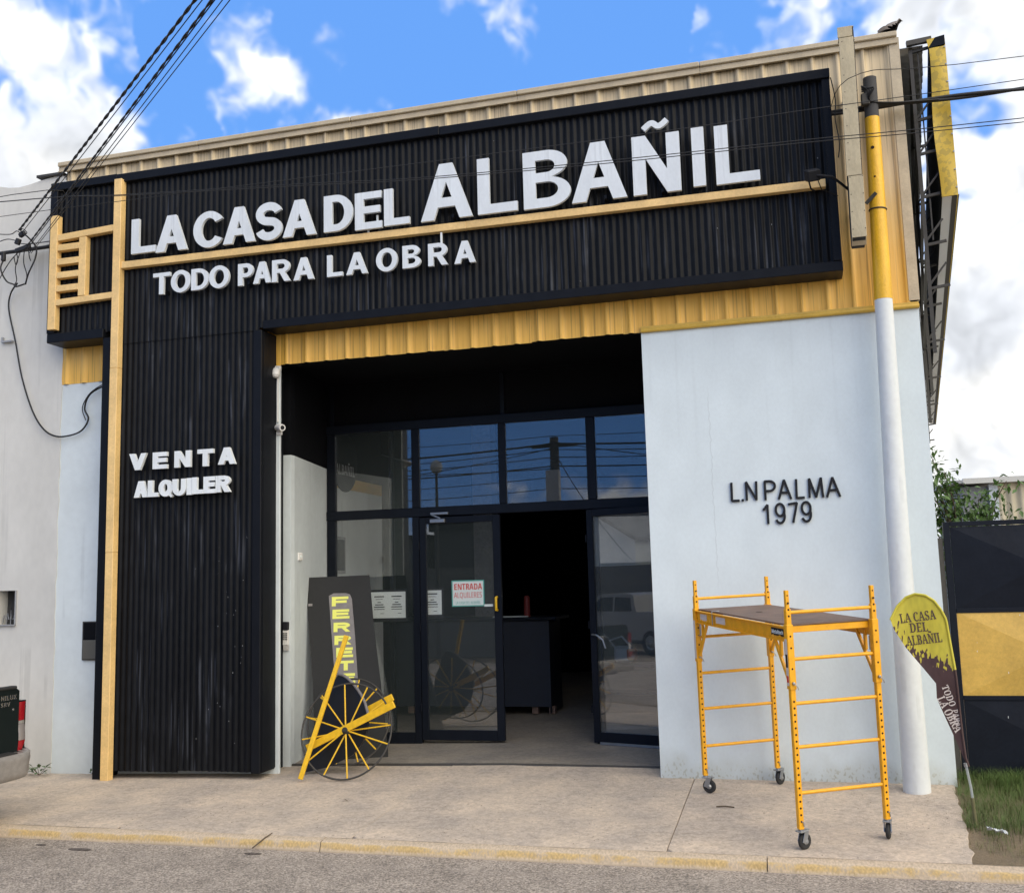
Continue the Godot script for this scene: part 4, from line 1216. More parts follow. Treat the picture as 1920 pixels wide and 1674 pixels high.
func build_pole_and_blade() -> void:
	var t := thing("corner_pole", "tapered round post painted white below and yellow above, before the shop corner", "post", Vector3(8.07, -0.03, 0.28))
	var ys := [-0.05, 0.5, 2.37, 4.62, 4.66, 5.5, 6.45, 6.55, 6.90]
	var dx := func(y: float) -> float: return 0.010 + 0.018 * maxf(y - 2.0, 0.0) * 0.7
	var rr := func(y: float) -> float: return 0.122 - 0.0083 * y
	for seg in [["white_shaft", [-0.05, 0.6, 1.2, 2.4, 3.5, 4.64], M.pole_white], ["yellow_shaft", [4.64, 5.2, 5.9, 6.36, 6.50], M.pole_yellow], ["bare_top", [6.50, 6.70, 6.92], M.pole_raw]]:
		var p := []
		var r := []
		for y in seg[1]:
			p.append(Vector3(dx.call(y), y, 0)); r.append(rr.call(y) + (0.002 if seg[0] == "yellow_shaft" else 0.0))
		part(seg[0], MB.new().tube(p, r, 28), seg[2], t)
	var c := Vector3(dx.call(5.55), 5.55, 0)
	part("clamp", MB.new().ring(c, Vector3(0.05, 1, 0), rr.call(5.55) + 0.004, 0.008, 28, 6).bar(c + Vector3(-0.11, 0.06, 0.05), c + Vector3(-0.01, 0.15, 0.08), 0.035, 0.012), M.iron, t)
	part("bolt_hole", MB.new().lathe(c + Vector3(-0.01, 0.62, rr.call(6.1) - 0.002), Vector3.BACK, [[0, 0.017], [0.004, 0.017], [0.0045, 0]], 12), M.hole, t)
	part("bolt_hole", MB.new().lathe(c + Vector3(-0.01, 0.32, rr.call(5.8) - 0.002), Vector3.BACK, [[0, 0.010], [0.004, 0.010], [0.0045, 0]], 12), M.hole, t)
	# blade sign, edge on
	var b := thing("blade_sign", "tall narrow beige box sign seen edge-on, hung between black sign and post", "sign", Vector3(7.90, 5.08, 0.6))
	var side := PackedVector2Array()
	for p in [[0.10, 0.02], [0.17, 0.06], [0.205, 0.16], [0.205, 2.00], [0.19, 2.08], [0.14, 2.13], [-0.10, 2.13], [-0.17, 2.09], [-0.19, 2.0], [-0.19, 0.16], [-0.15, 0.05], [-0.08, 0.0]]: side.append(Vector2(p[0], p[1]))
	var xfb := Transform3D(Basis(Vector3(0, 0, 1), Vector3(0.012, 1, 0), Vector3(1, 0, 0)), Vector3.ZERO)
	var m := MB.new()
	m.xf = xfb
	m.plate(side, [], -0.060, 0.058)
	part("face", m, M.dark_wall, b)
	for y in [[0.02, 0.62], [0.625, 2.01], [2.015, 2.12]]:
		m = MB.new()
		m.box(Vector3(0.0, (y[0] + y[1]) / 2, 0.208), Vector3(0.134, y[1] - y[0], 0.008), Basis(Vector3(1, 0, 0), Vector3(0.012, 1, 0), Vector3(0, 0, 1)), 0.002)
		part("rim_sheet", m, mat(lin(0.53, 0.45, 0.29), 0.45, 0.0, T.dust, Vector3(1.5, 0.6, 1.5), nw_(), 0.3), b)
	m = MB.new()
	m.box(Vector3(0.02, 2.135, 0.02), Vector3(0.134, 0.008, 0.30), Basis(), 0.002)
	part("rim_sheet", m, M.cap, b)
	m = MB.new()
	m.box(Vector3(0.0, 0.045, 0.125), Vector3(0.132, 0.008, 0.19), Basis(Vector3.RIGHT, -0.62), 0.002)
	part("rim_sheet", m, M.cap, b)
	m = MB.new()
	for i in 12:
		for s in [-0.055, 0.055]: m.lathe(Vector3(s + 0.012 * (0.1 + i * 0.17), 0.10 + i * 0.17, 0.211), Vector3.BACK, [[0, 0.006], [0.003, 0.004], [0.004, 0]], 8)
	var rv := part("rivets", m, M.iron, b)
	rv.set_meta("kind", "stuff")
	part("bracket", MB.new().tube([Vector3(0, 0.5, -0.18), Vector3(0, 0.5, -0.60)], 0.02, 8).tube([Vector3(0, 1.7, -0.18), Vector3(0, 1.7, -0.60)], 0.02, 8), M.iron, b)
func nw_() -> Texture2D: return T.nw

func build_scaffold() -> void:
	var t := thing("rolling_scaffold", "orange-yellow steel rolling scaffold with a brown deck on castors", "scaffold", Vector3(7.0529, -SLOPE * 2.1348, 2.1348))
	var th := 0.4904
	# local axes: x across a frame, z back along the length is negative
	t.transform = Transform3D(Basis(Vector3.RIGHT, SLOPE) * Basis(Vector3.UP, th), t.position)
	var W := 0.743
	var L := 1.831
	var ps := [Vector3(0, 0, 0), Vector3(W, 0, 0), Vector3(0, 0, -L), Vector3(W, 0, -L)]
	var rng := RandomNumberGenerator.new()
	rng.seed = 3
	for i in 4:
		var p: Vector3 = ps[i]
		var post := part("post", B(p + Vector3(0, 1.0, 0), Vector3(0.043, 1.68, 0.043), 0.004), M.scaffold, t)
		part("coupling_pin", B(p + Vector3(0, 1.90, 0), Vector3(0.031, 0.17, 0.031), 0.003), M.scaffold, t)
		var hm := MB.new()
		for k in 34:
			var y := 0.22 + k * 0.0505
			if y > 1.14 and y < 1.74: continue
			hm.lathe(p + Vector3(0, y, 0.0205), Vector3.BACK, [[0, 0.0085], [0.0022, 0.0085], [0.0024, 0.0]], 10)
		hm.lathe(p + Vector3(0, 1.945, 0.0145), Vector3.BACK, [[0, 0.006], [0.0022, 0.006], [0.0024, 0.0]], 10)
		var hp := part("pin_holes", hm, M.hole, post)
		hp.set_meta("kind", "stuff")
		var sl := part("sleeve", B(p + Vector3(0, 1.47, 0), Vector3(0.056, 0.50, 0.056), 0.004), M.scaffold, t)
		var hs := MB.new()
		for y in [1.63, 1.54, 1.38]: hs.lathe(p + Vector3(0, y, 0.027), Vector3.BACK, [[0, 0.008], [0.0022, 0.008], [0.0024, 0.0]], 10)
		part("sleeve_holes", hs, M.hole, sl)
		var zs := -1.0 if p.z > -0.5 else 1.0
		part("brace", MB.new().bar(p + Vector3(0, 1.26, zs * 0.02), p + Vector3(0, 1.62, zs * 0.26), 0.03, 0.022, Vector3(1, 0, 0), 0.003), M.scaffold, t)
		part("brace_stub", B(p + Vector3(0, 1.545, zs * 0.135), Vector3(0.022, 0.16, 0.03), 0.003), M.scaffold, t)
		part("grab_loop", MB.new().tube([p + Vector3(0, 1.58, zs * 0.03), p + Vector3(0, 1.58, zs * 0.075), p + Vector3(0, 1.47, zs * 0.075), p + Vector3(0, 1.47, zs * 0.03)], 0.006, 6), M.galv, t)
		part("spring_pin", MB.new().lathe(p + Vector3(0.0, 1.27, 0.028), Vector3.BACK, [[0, 0.012], [0.016, 0.012], [0.018, 0]], 10).tube([p + Vector3(0.0, 1.27, 0.04), p + Vector3(0.025, 1.24, 0.05), p + Vector3(0.03, 1.22, 0.05)], 0.004, 5), M.galv, t)
		part("castor_pin", MB.new().tube([p + Vector3(0.0, 0.22, 0.024), p + Vector3(0.012, 0.22, 0.03), p + Vector3(0.016, 0.185, 0.03)], 0.004, 5), M.galv, t)
		# castor: fork, wheel > tyre, hub
		var ang: float = [0.35, 0.9, -0.7, 0.5][i]
		var c := Node3D.new()
		c.name = "castor" if i == 0 else "castor_%03d" % i
		t.add_child(c)
		c.transform = Transform3D(Basis(Vector3.UP, ang), p)
		var off := Vector3(0.035, 0, 0)
		part("fork", BB(-0.03, 0.06, 0.138, 0.150, -0.032, 0.032, 0.003).box(off * 0.5 + Vector3(0.005, 0.10, 0.026), Vector3(0.045, 0.09, 0.004), Basis(Vector3.BACK, -0.35)).box(off * 0.5 + Vector3(0.005, 0.10, -0.026), Vector3(0.045, 0.09, 0.004), Basis(Vector3.BACK, -0.35)).tube([Vector3(0, 0.148, 0), Vector3(0, 0.172, 0)], 0.017, 10).bar(Vector3(0.05, 0.15, 0), Vector3(0.085, 0.146, 0), 0.025, 0.006, Vector3.UP), M.galv, c)
		part("tyre", MB.new().lathe(off + Vector3(0, 0.063, -0.017), Vector3.BACK, [[0, 0.02], [0, 0.050], [0.005, 0.060], [0.012, 0.063], [0.022, 0.063], [0.029, 0.060], [0.034, 0.050], [0.034, 0.02]], 24), M.rubber, c)
		part("hub", MB.new().lathe(off + Vector3(0, 0.063, -0.03), Vector3.BACK, [[0, 0.0], [0, 0.012], [0.012, 0.024], [0.048, 0.024], [0.06, 0.012], [0.06, 0]], 14), M.galv, c)
	for z in [0.0, -L]:
		for y in [1.812, 1.45, 1.11, 0.777, 0.43]:
			part("rung", MB.new().tube([Vector3(0.018, y, z), Vector3(W - 0.018, y, z)], 0.0145, 10), M.scaffold, t)
	for x in [-0.001, W + 0.001]:
		var o := -0.012 if x < 0.1 else 0.012
		part("side_rail", B(Vector3(x, 1.645, -L / 2), Vector3(0.006, 0.115, L - 0.05)).box(Vector3(x + o, 1.700, -L / 2), Vector3(0.030, 0.006, L - 0.05)).box(Vector3(x + o, 1.590, -L / 2), Vector3(0.030, 0.006, L - 0.05)), M.scaffold, t)
	for z in [-0.05, -L + 0.05]: part("end_rail", B(Vector3(W / 2, 1.675, z), Vector3(W - 0.05, 0.05, 0.03), 0.003), M.scaffold, t)
	part("deck", B(Vector3(W / 2, 1.711, -L / 2), Vector3(W - 0.02, 0.014, L - 0.06), 0.003), M.ply, t)
	part("deck_hole", MB.new().lathe(Vector3(W * 0.42, 1.7185, -L * 0.62), Vector3.UP, [[0, 0.03], [0.001, 0.03], [0.0012, 0]], 14), M.hole, t)
	part("deck_latch", MB.new().tube([Vector3(0.05, 1.722, -L + 0.42), Vector3(-0.022, 1.722, -L + 0.42), Vector3(-0.022, 1.60, -L + 0.42)], 0.005, 6), M.galv, t)
	var lb := Transform3D(Basis(Vector3.UP, -PI / 2), Vector3(-0.006, 1.648, 0))
	for q in [[-L + 0.18, 0.15], [-L + 0.56, 0.20]]: part("notice", B(Vector3(-0.0055, 1.648, q[0]), Vector3(0.002, 0.06, q[1])), M.cream, t)
	part("maker_plate", B(Vector3(-0.0055, 1.648, -0.17), Vector3(0.002, 0.06, 0.22)), M.ink, t)
	write("maker_name", "Metaltech", 0.03, Transform3D(Basis(Vector3.UP, -PI / 2), Vector3(-0.009, 1.648, -0.17)), M.paper, t, 0.19)
	part("label", B(Vector3(-0.029, 1.43, 0.0), Vector3(0.002, 0.36, 0.034)), M.cream, t)
	part("label", B(Vector3(-0.0305, 1.44, 0.0), Vector3(0.002, 0.10, 0.030)), M.ink, t)
	part("label", B(Vector3(-0.0305, 1.30, 0.0), Vector3(0.002, 0.05, 0.030)), M.red_ink, t)
	part("label", B(Vector3(-0.029, 1.43, -L), Vector3(0.002, 0.36, 0.034)), M.cream, t)

func flag_z(x: float, y: float) -> float: # gentle billow of the cloth
	return 0.018 * sin(x * 11.0 + y * 3.0) + 0.014 * sin(y * 9.0 - x * 4.0)
func build_flag() -> void:
	var t := thing("feather_flag", "drooping yellow and brown feather flag on a leaning pole in the grass strip", "flag", Vector3(8.42, -0.075, 1.274))
	var o := Vector3(8.42, -0.075, 1.274)
	# outlines in metres: right edge (pole side) and left edge, from the top
	var Rt := [[8.094, 1.792], [8.170, 1.780], [8.235, 1.735], [8.285, 1.66], [8.322, 1.575], [8.342, 1.36], [8.360, 1.142], [8.372, 0.85], [8.380, 0.60], [8.388, 0.45], [8.405, 0.385]]
	var Lt := [[8.094, 1.792], [8.020, 1.765], [7.945, 1.69], [7.883, 1.579], [7.905, 1.50], [7.993, 1.342], [8.120, 1.17], [8.205, 1.05], [8.203, 0.925], [8.300, 0.66], [8.390, 0.40]]
	var look := func(a: Array, s: float) -> Vector2:
		var f := s * (a.size() - 1)
		var i := mini(int(f), a.size() - 2)
		return Vector2(a[i][0], a[i][1]).lerp(Vector2(a[i + 1][0], a[i + 1][1]), f - i)
	var m := MB.new()
	var bx := Rect2(7.883, 0.385, 0.525, 1.41)
	m.grid(14, 60, func(s: float, v: float) -> Vector3:
		var p: Vector2 = (look.call(Lt, v) as Vector2).lerp(look.call(Rt, v), s)
		return Vector3(p.x, p.y, flag_z(p.x, p.y)) - Vector3(o.x, o.y, 0), Vector2.ONE, Vector3.BACK)
	for i in m.v.size(): m.u[i] = Vector2((m.v[i].x + o.x - bx.position.x) / bx.size.x, 1.0 - (m.v[i].y + o.y - bx.position.y) / bx.size.y)
	part("cloth", m, M.flag, t)
	# sleeve with the bent pole inside
	var pts := []
	for i in 40:
		var v := float(i) / 39
		var p: Vector2 = look.call(Rt, v)
		pts.append(Vector3(p.x - o.x, p.y - o.y, flag_z(p.x, p.y) + 0.004))
	for i in 12:
		var p: Vector2 = look.call(Lt, 0.3 * float(i + 1) / 12)
		pts.push_front(Vector3(p.x - o.x, p.y - o.y, flag_z(p.x, p.y) + 0.004))
	part("pole_sleeve", MB.new().tube(pts.slice(0, 36), 0.010, 8), mat(lin(0.56, 0.50, 0.05), 0.6), t)
	part("pole_sleeve", MB.new().tube(pts.slice(35, 52), 0.009, 8), M.brown, t)
	part("pole", MB.new().tube([Vector3(-0.035, 0.47, 0.0), Vector3(-0.012, 0.30, 0.0), Vector3(-0.004, 0.20, 0)], 0.011, 10), M.acrylic, t)
	part("pole_collar", MB.new().tube([Vector3(-0.037, 0.485, 0.0), Vector3(-0.034, 0.455, 0.0)], 0.016, 10).tube([Vector3(-0.036, 0.475, 0.0), Vector3(-0.02, 0.478, 0.01)], 0.005, 6), M.galv, t)
	part("stake", MB.new().tube([Vector3(-0.006, 0.21, 0), Vector3(0.004, -0.03, 0)], [0.013, 0.016], 8), mat(lin(0.16, 0.15, 0.07), 0.85, 0.0, T.dust, Vector3(8, 8, 8)), t)
	# print on the cloth
	var ln := func(s: String, h: float, w: float, x: float, y: float, rot: float, mt: Material) -> void:
		var tm := text(s, h, 0.0, "Droid Serif")
		var arr := tm.surface_get_arrays(0)
		var vs: PackedVector3Array = arr[Mesh.ARRAY_VERTEX]
		var ix: PackedInt32Array = arr[Mesh.ARRAY_INDEX]
		var k := w / tm.get_aabb().size.x
		var q := MB.new()
		var f := func(p: Vector3) -> Vector3:
			var a := Vector2(p.x * k, p.y).rotated(rot) + Vector2(x, y)
			return Vector3(a.x, a.y, flag_z(a.x, a.y) + 0.0035) - Vector3(o.x, o.y, 0)
		for i in range(0, ix.size(), 3):
			q.tri(f.call(vs[ix[i]]), f.call(vs[ix[i + 1]]), f.call(vs[ix[i + 2]]), Vector3.BACK, Vector3.BACK, Vector3.BACK)
		part("printed_line", q, mt, t)
	ln.call("LA CASA", 0.078, 0.285, 8.100, 1.602, 0.115, M.brown)
	ln.call("DEL", 0.078, 0.142, 8.104, 1.512, 0.08, M.brown)
	ln.call("ALBAÑIL", 0.080, 0.278, 8.140, 1.413, 0.115, M.brown)
	ln.call("TODO", 0.052, 0.175, 8.296, 0.950, -1.25, M.cream)
	ln.call("LA OBRA", 0.064, 0.31, 8.292, 0.800, -1.15, M.cream)
	ln.call("PARA", 0.045, 0.14, 8.345, 0.770, -1.38, M.cream)

func build_ladderboard() -> void:
	var t := thing("leaning_board", "black board with yellow vertical hardware lettering leaning in the entrance corner", "sign board", Vector3(1.573, -0.02, -0.645))
	var bs := Basis(Vector3(0.95399506, 0.01174871, -0.29959204), Vector3(-0.07795176, 0.9745881, -0.21000372), Vector3(0.28951157, 0.22369624, 0.93066806))
	t.transform = Transform3D(bs.orthonormalized(), t.position)
	part("board", MB.new().plate(pv([[0.0, 0.005], [0.852, 0.005], [0.849, 0.116], [0.764, 0.893], [0.683, 1.557], [0.627, 2.191], [-0.165, 2.189], [-0.042, 0.864]]), [], -0.03, 0.0), mat(lin(0.016, 0.017, 0.018), 0.75, 0.0, T.dust, Vector3(0.6, 0.6, 0.6)), t)
	part("lettered_strip", MB.new().plate(pv([[0.131, 1.945], [0.205, 1.10], [0.25, 0.70], [0.51, 0.70], [0.456, 1.452], [0.415, 1.90], [0.39, 1.955], [0.34, 1.972], [0.19, 1.976]]), [], 0.001, 0.012), M.grey_strip, t)
	for l in [["F", 0.170, 0.372, 1.813, 1.930], ["E", 0.180, 0.388, 1.657, 1.771], ["R", 0.196, 0.401, 1.495, 1.610], ["R", 0.209, 0.415, 1.338, 1.450], ["E", 0.232, 0.436, 1.186, 1.303], ["T", 0.254, 0.445, 1.029, 1.145], ["E", 0.264, 0.465, 0.872, 0.993]]:
		letter(t, l[0], l[1], l[2], l[3], l[4], 0.010, 0.0155, 0.42 if l[0] != "T" else 0.42, 0.27, M.lime)
	part("scuff", BB(-0.12, -0.07, 1.83, 1.86, 0.0, 0.002), M.grey_strip, t)

func build_cart() -> void:
	var t := thing("spoked_wheel_plough", "old implement with two thin iron wheels, yellow spokes and yellow shafts, propped on the pavement", "plough", Vector3(2.36, -0.02, 0.2))
	var o := Vector3(2.36, -0.02, 0.2)
	var ax := Vector3(0.06, sin(0.34), cos(0.34)).normalized()
	for w in 2:
		var c := (Vector3(2.362, 0.452, 0.20) if w == 0 else Vector3(2.235, 0.505, -0.13)) - o
		var R := 0.508 if w == 0 else 0.475
		var wh := Node3D.new()
		wh.name = "wheel" if w == 0 else "wheel_001"
		t.add_child(wh)
		wh.position = c
		part("rim", MB.new().ring(Vector3.ZERO, ax, R, 0.0105, 64, 6), M.iron, wh)
		part("hub", MB.new().lathe(-ax * 0.05, ax, [[0, 0.0], [0, 0.03], [0.02, 0.042], [0.08, 0.042], [0.10, 0.03], [0.11, 0.022], [0.11, 0.0]], 16), M.rubber, wh)
		var s := ax.cross(Vector3.UP).normalized()
		var u := s.cross(ax).normalized()
		for k in 12:
			var a := deg_to_rad([7.0, 38.0, 68.0, 99.0, 131.0, 163.0, 191.0, 219.0, 247.0, 278.0, 307.0, 344.0][k]) + (0.22 if w else 0.0)
			var d := -s * cos(a) + u * sin(a) if s.x < 0 else s * cos(a) + u * sin(a)
			part("spoke", MB.new().tube([d * 0.03 + ax * (0.02 if k % 2 else -0.02), d * (R - 0.004)], 0.0085, 6), M.cart, wh)
	part("axle", MB.new().tube([Vector3(2.362, 0.452, 0.20) - o, Vector3(2.235, 0.505, -0.13) - o], 0.02, 8), M.iron, t)
	part("shaft", MB.new().bar(Vector3(1.925, -0.025, 0.41) - o, Vector3(2.335, 1.455, 0.12) - o, 0.05, 0.03, Vector3(0, 0, 1), 0.004), M.cart, t)
	part("plank", MB.new().bar(Vector3(1.915, 0.268, 0.235) - o, Vector3(2.925, 0.735, 0.215) - o, 0.075, 0.03, Vector3(0, 0, 1), 0.004), M.cart, t)
	part("plank", MB.new().bar(Vector3(2.30, 0.54, -0.07) - o, Vector3(2.785, 0.775, -0.09) - o, 0.075, 0.03, Vector3(0, 0, 1), 0.004), M.cart, t)
	var mb := MB.new()
	mb.xf = Transform3D(Basis(Vector3.RIGHT, -0.10), Vector3(-o.x, -o.y, 0.03 - o.z))
	var poly := pv([[1.770, -0.03], [1.884, 0.344], [2.071, 0.935], [2.144, 1.029], [2.210, 1.015], [2.264, 0.985], [2.330, 0.93], [2.391, 0.863], [2.440, 0.80], [2.484, 0.721], [2.52, 0.621], [2.528, 0.53], [2.514, 0.43], [2.490, 0.35], [2.449, 0.274], [2.354, 0.166], [2.068, 0.037]])
	mb.plate(poly, [], -0.02, 0.02)
	part("mouldboard", mb, mat(lin(0.010, 0.011, 0.013), 0.35), t)
	mb = MB.new()
	var e := []
	for i in range(2, 12): e.append(Vector3(poly[i].x - o.x, poly[i].y - o.y, 0.05 - o.z - 0.10 * poly[i].y))
	mb.tube(e, 0.017, 8)
	part("mouldboard_edge", mb, M.grey_strip, t)

func build_fixtures() -> void:
	var c := thing("dome_lamp", "round grey bulkhead lamp at the top of the white strip beside the entrance", "lamp", Vector3(1.432, 4.50, 0.0))
	part("base", B(Vector3(0, 0.03, 0.02), Vector3(0.09, 0.06, 0.04), 0.006), M.plastic, c)
	part("globe", MB.new().lathe(Vector3(0, 0.0, 0.045), Vector3(0, -1, 0.25), [[-0.02, 0.04], [0.02, 0.052], [0.06, 0.048], [0.085, 0.028], [0.092, 0.0]], 18), M.plastic, c)
	c = thing("security_camera", "small white bullet camera on the white strip, level with the top of the screen", "camera", Vector3(1.455, 3.83, 0.0))
	part("mount", B(Vector3(0, -0.02, 0.01), Vector3(0.07, 0.13, 0.03), 0.006), M.plastic, c)
	var d := Vector3(0.85, -0.15, 0.6).normalized()
	part("housing", MB.new().lathe(Vector3(0.0, 0.0, 0.04), d, [[-0.03, 0.0], [-0.03, 0.034], [0.0, 0.04], [0.09, 0.042], [0.11, 0.038], [0.11, 0.026]], 18), M.plastic, c)
	part("lens", MB.new().lathe(Vector3(0.0, 0.0, 0.04), d, [[0.10, 0.027], [0.104, 0.015], [0.108, 0.0]], 14), M.ink, c)
	c = thing("conduit", "thin grey conduit running down the strip between black column and entrance", "conduit", Vector3(1.435, 0, 0))
	part("pipe", MB.new().tube([Vector3(0, 3.90, 0.014), Vector3(0, 4.46, 0.014)], 0.011, 8), M.plastic, c)
	c = thing("door_keypad", "grey intercom keypad with a black head on the white return wall", "keypad", Vector3(1.358, 1.40, -0.358))
	part("body", BB(-0.035, 0.035, -0.07, 0.16, 0.0, 0.035, 0.006), M.plastic, c)
	part("head", BB(-0.036, 0.036, 0.10, 0.20, 0.0, 0.042, 0.008), M.ink, c)
	for y in 4:
		for x in 3: part("key", B(Vector3(-0.02 + x * 0.02, 0.0 + y * 0.022, 0.037), Vector3(0.014, 0.014, 0.006), 0.002), M.ink, c)
	part("cover", BB(-0.032, 0.034, -0.13, -0.072, 0.0, 0.03, 0.004), mat(lin(0.45, 0.44, 0.42), 0.5), c)
	c = thing("door_bell", "small white bell push on the sloping return wall of the entrance", "doorbell", Vector3(1.372, 2.36, -0.64))
	c.rotation.y = 1.38
	part("body", BB(-0.045, 0.045, -0.05, 0.05, 0.0, 0.03, 0.012), M.plastic, c)
	part("button", MB.new().lathe(Vector3(0, 0, 0.03), Vector3.BACK, [[0, 0.018], [0.006, 0.016], [0.007, 0]], 14), M.paper, c)
	# floodlight on an arm at the right end of the sign
	c = thing("sign_floodlight", "black floodlight on an arm aimed at the right end of the black sign", "floodlight", Vector3(7.56, 5.80, 0.62))
	part("arm", MB.new().tube([Vector3(0.33, -0.12, -0.2), Vector3(0.14, -0.03, 0.05), Vector3(-0.02, 0.02, 0.02)], 0.014, 8), M.ink, c)
	part("head", MB.new().box(Vector3(-0.04, 0.03, 0), Vector3(0.13, 0.11, 0.10), Basis.from_euler(Vector3(0.5, 0.4, 0.2)), 0.01), M.ink, c)
	part("lamp_glass", MB.new().box(Vector3(-0.065, 0.07, -0.05), Vector3(0.10, 0.08, 0.01), Basis.from_euler(Vector3(0.5, 0.4, 0.2))), M.rubber, c)
	part("stirrup", MB.new().tube([Vector3(-0.08, -0.02, 0.03), Vector3(-0.06, -0.09, -0.05), Vector3(-0.02, -0.075, -0.16)], 0.008, 6), M.ink, c)
	part("loose_cable", MB.new().tube([Vector3(0.0, 0.0, 0.0), Vector3(0.02, -0.07, 0), Vector3(0.04, -0.09, -0.1), Vector3(0.2, -0.10, -0.3)], 0.005, 5), M.ink, c)
	# notices on the glass
	var n := thing("entrance_notice", "white door notice with red and teal print and a teal border", "notice", Vector3(3.088, 1.862, -1.902))
	part("sheet", B(Vector3.ZERO, Vector3(0.435, 0.33, 0.003)), M.teal, n)
	part("print_area", B(Vector3(0, 0, 0.002), Vector3(0.405, 0.30, 0.003)), M.paper, n)
	write("printed_line", "ENTRADA", 0.075, Transform3D(Basis(), Vector3(0, 0.082, 0.0045)), M.red_ink, n, 0.37)
	write("printed_line", "ALQUILERES", 0.068, Transform3D(Basis(), Vector3(0, -0.022, 0.0045)), M.red_ink, n, 0.37, "Droid Sans", false)
	write("printed_line", "LA CASA DEL ALBAÑIL", 0.034, Transform3D(Basis(), Vector3(0, -0.117, 0.0045)), M.teal, n, 0.33, "Droid Sans", false)
	for q in [[1.93, 1.735, 0.49, 0.34, "pair of white printed notices behind the left fixed pane", 2], [2.57, 1.755, 0.25, 0.31, "single white printed notice behind the closed glass door", 1]]:
		var p := thing("paper_notice", q[4], "notice", Vector3(q[0], q[1], -2.06 if q[5] == 2 else -2.0))
		part("backing", B(Vector3(0, -0.01, -0.004), Vector3(q[2] + 0.05, q[3] + 0.08, 0.004)), M.ink, p)
		for k in q[5]:
			var w: float = q[2] / q[5]
			var cx: float = -q[2] / 2 + w * (k + 0.5)
			part("sheet", B(Vector3(cx, 0, 0.001 + 0.001 * k), Vector3(w + 0.004, q[3], 0.002)), M.paper, p)
			var lm := MB.new()
			for l in [[0.11, 0.14, 0.014], [0.075, 0.10, 0.006], [0.035, 0.05, 0.010], [0.005, 0.12, 0.012], [-0.025, 0.15, 0.012], [-0.055, 0.15, 0.008], [-0.11, 0.05, 0.006]]:
				lm.box(Vector3(cx + (0.04 if l[1] < 0.06 and l[0] < 0 else 0.0), l[0], 0.0035 + 0.001 * k), Vector3(l[1], l[2], 0.001))
			var lp := part("text_lines", lm, M.ink, p)
			lp.set_meta("kind", "stuff")
	# pigeon on the eaves
	var b := thing("pigeon", "grey-brown pigeon crouching on the right end of the eaves", "pigeon", Vector3(8.40, 7.462, -0.02))
	var prof := [[-0.135, 0.012, 0.008, 0.006], [-0.10, 0.022, 0.020, 0.010], [-0.06, 0.042, 0.036, 0.022], [-0.02, 0.055, 0.050, 0.036], [0.025, 0.060, 0.056, 0.042], [0.055, 0.070, 0.050, 0.040], [0.075, 0.085, 0.036, 0.032], [0.088, 0.105, 0.026, 0.025], [0.098, 0.118, 0.024, 0.022], [0.112, 0.120, 0.016, 0.016], [0.121, 0.118, 0.006, 0.006], [0.135, 0.112, 0.0015, 0.0015]]
	var m := MB.new()
	m.grid(16, prof.size() - 1, func(s: float, v: float) -> Vector3:
		var k: Array = prof[int(round(v * (prof.size() - 1)))]
		return Vector3(k[0], (k[1] + k[2] * cos(s * TAU)) * 1.2, k[3] * sin(s * TAU) * 1.15))
	for i in m.v.size(): m.n[i] = (m.v[i] - Vector3(m.v[i].x * 0.8, 0.065, 0)).normalized()
	part("body", m, M.feather, b)
	for s in [-1.0, 1.0]:
		part("wing", MB.new().grid(6, 6, func(u: float, v: float) -> Vector3: return Vector3(lerpf(-0.12, 0.06, v), 0.045 + 0.05 * u * sin(PI * clampf(v + 0.1, 0, 1)) + 0.01 * v, s * (0.022 + 0.026 * sin(PI * v) * (1.0 - 0.5 * u))), Vector2.ONE, Vector3(0, 0, s)), mat(lin(0.16, 0.135, 0.115), 0.9), b)
	part("eye", MB.new().lathe(Vector3(0.108, 0.122, 0.016), Vector3.BACK, [[0, 0.004], [0.002, 0.003], [0.003, 0]], 8), M.ink, b)
	for s in [-0.015, 0.015]: part("foot", MB.new().tube([Vector3(0.02, 0.03, s), Vector3(0.025, 0.002, s), Vector3(0.05, 0.002, s)], 0.003, 5), M.orange, b)

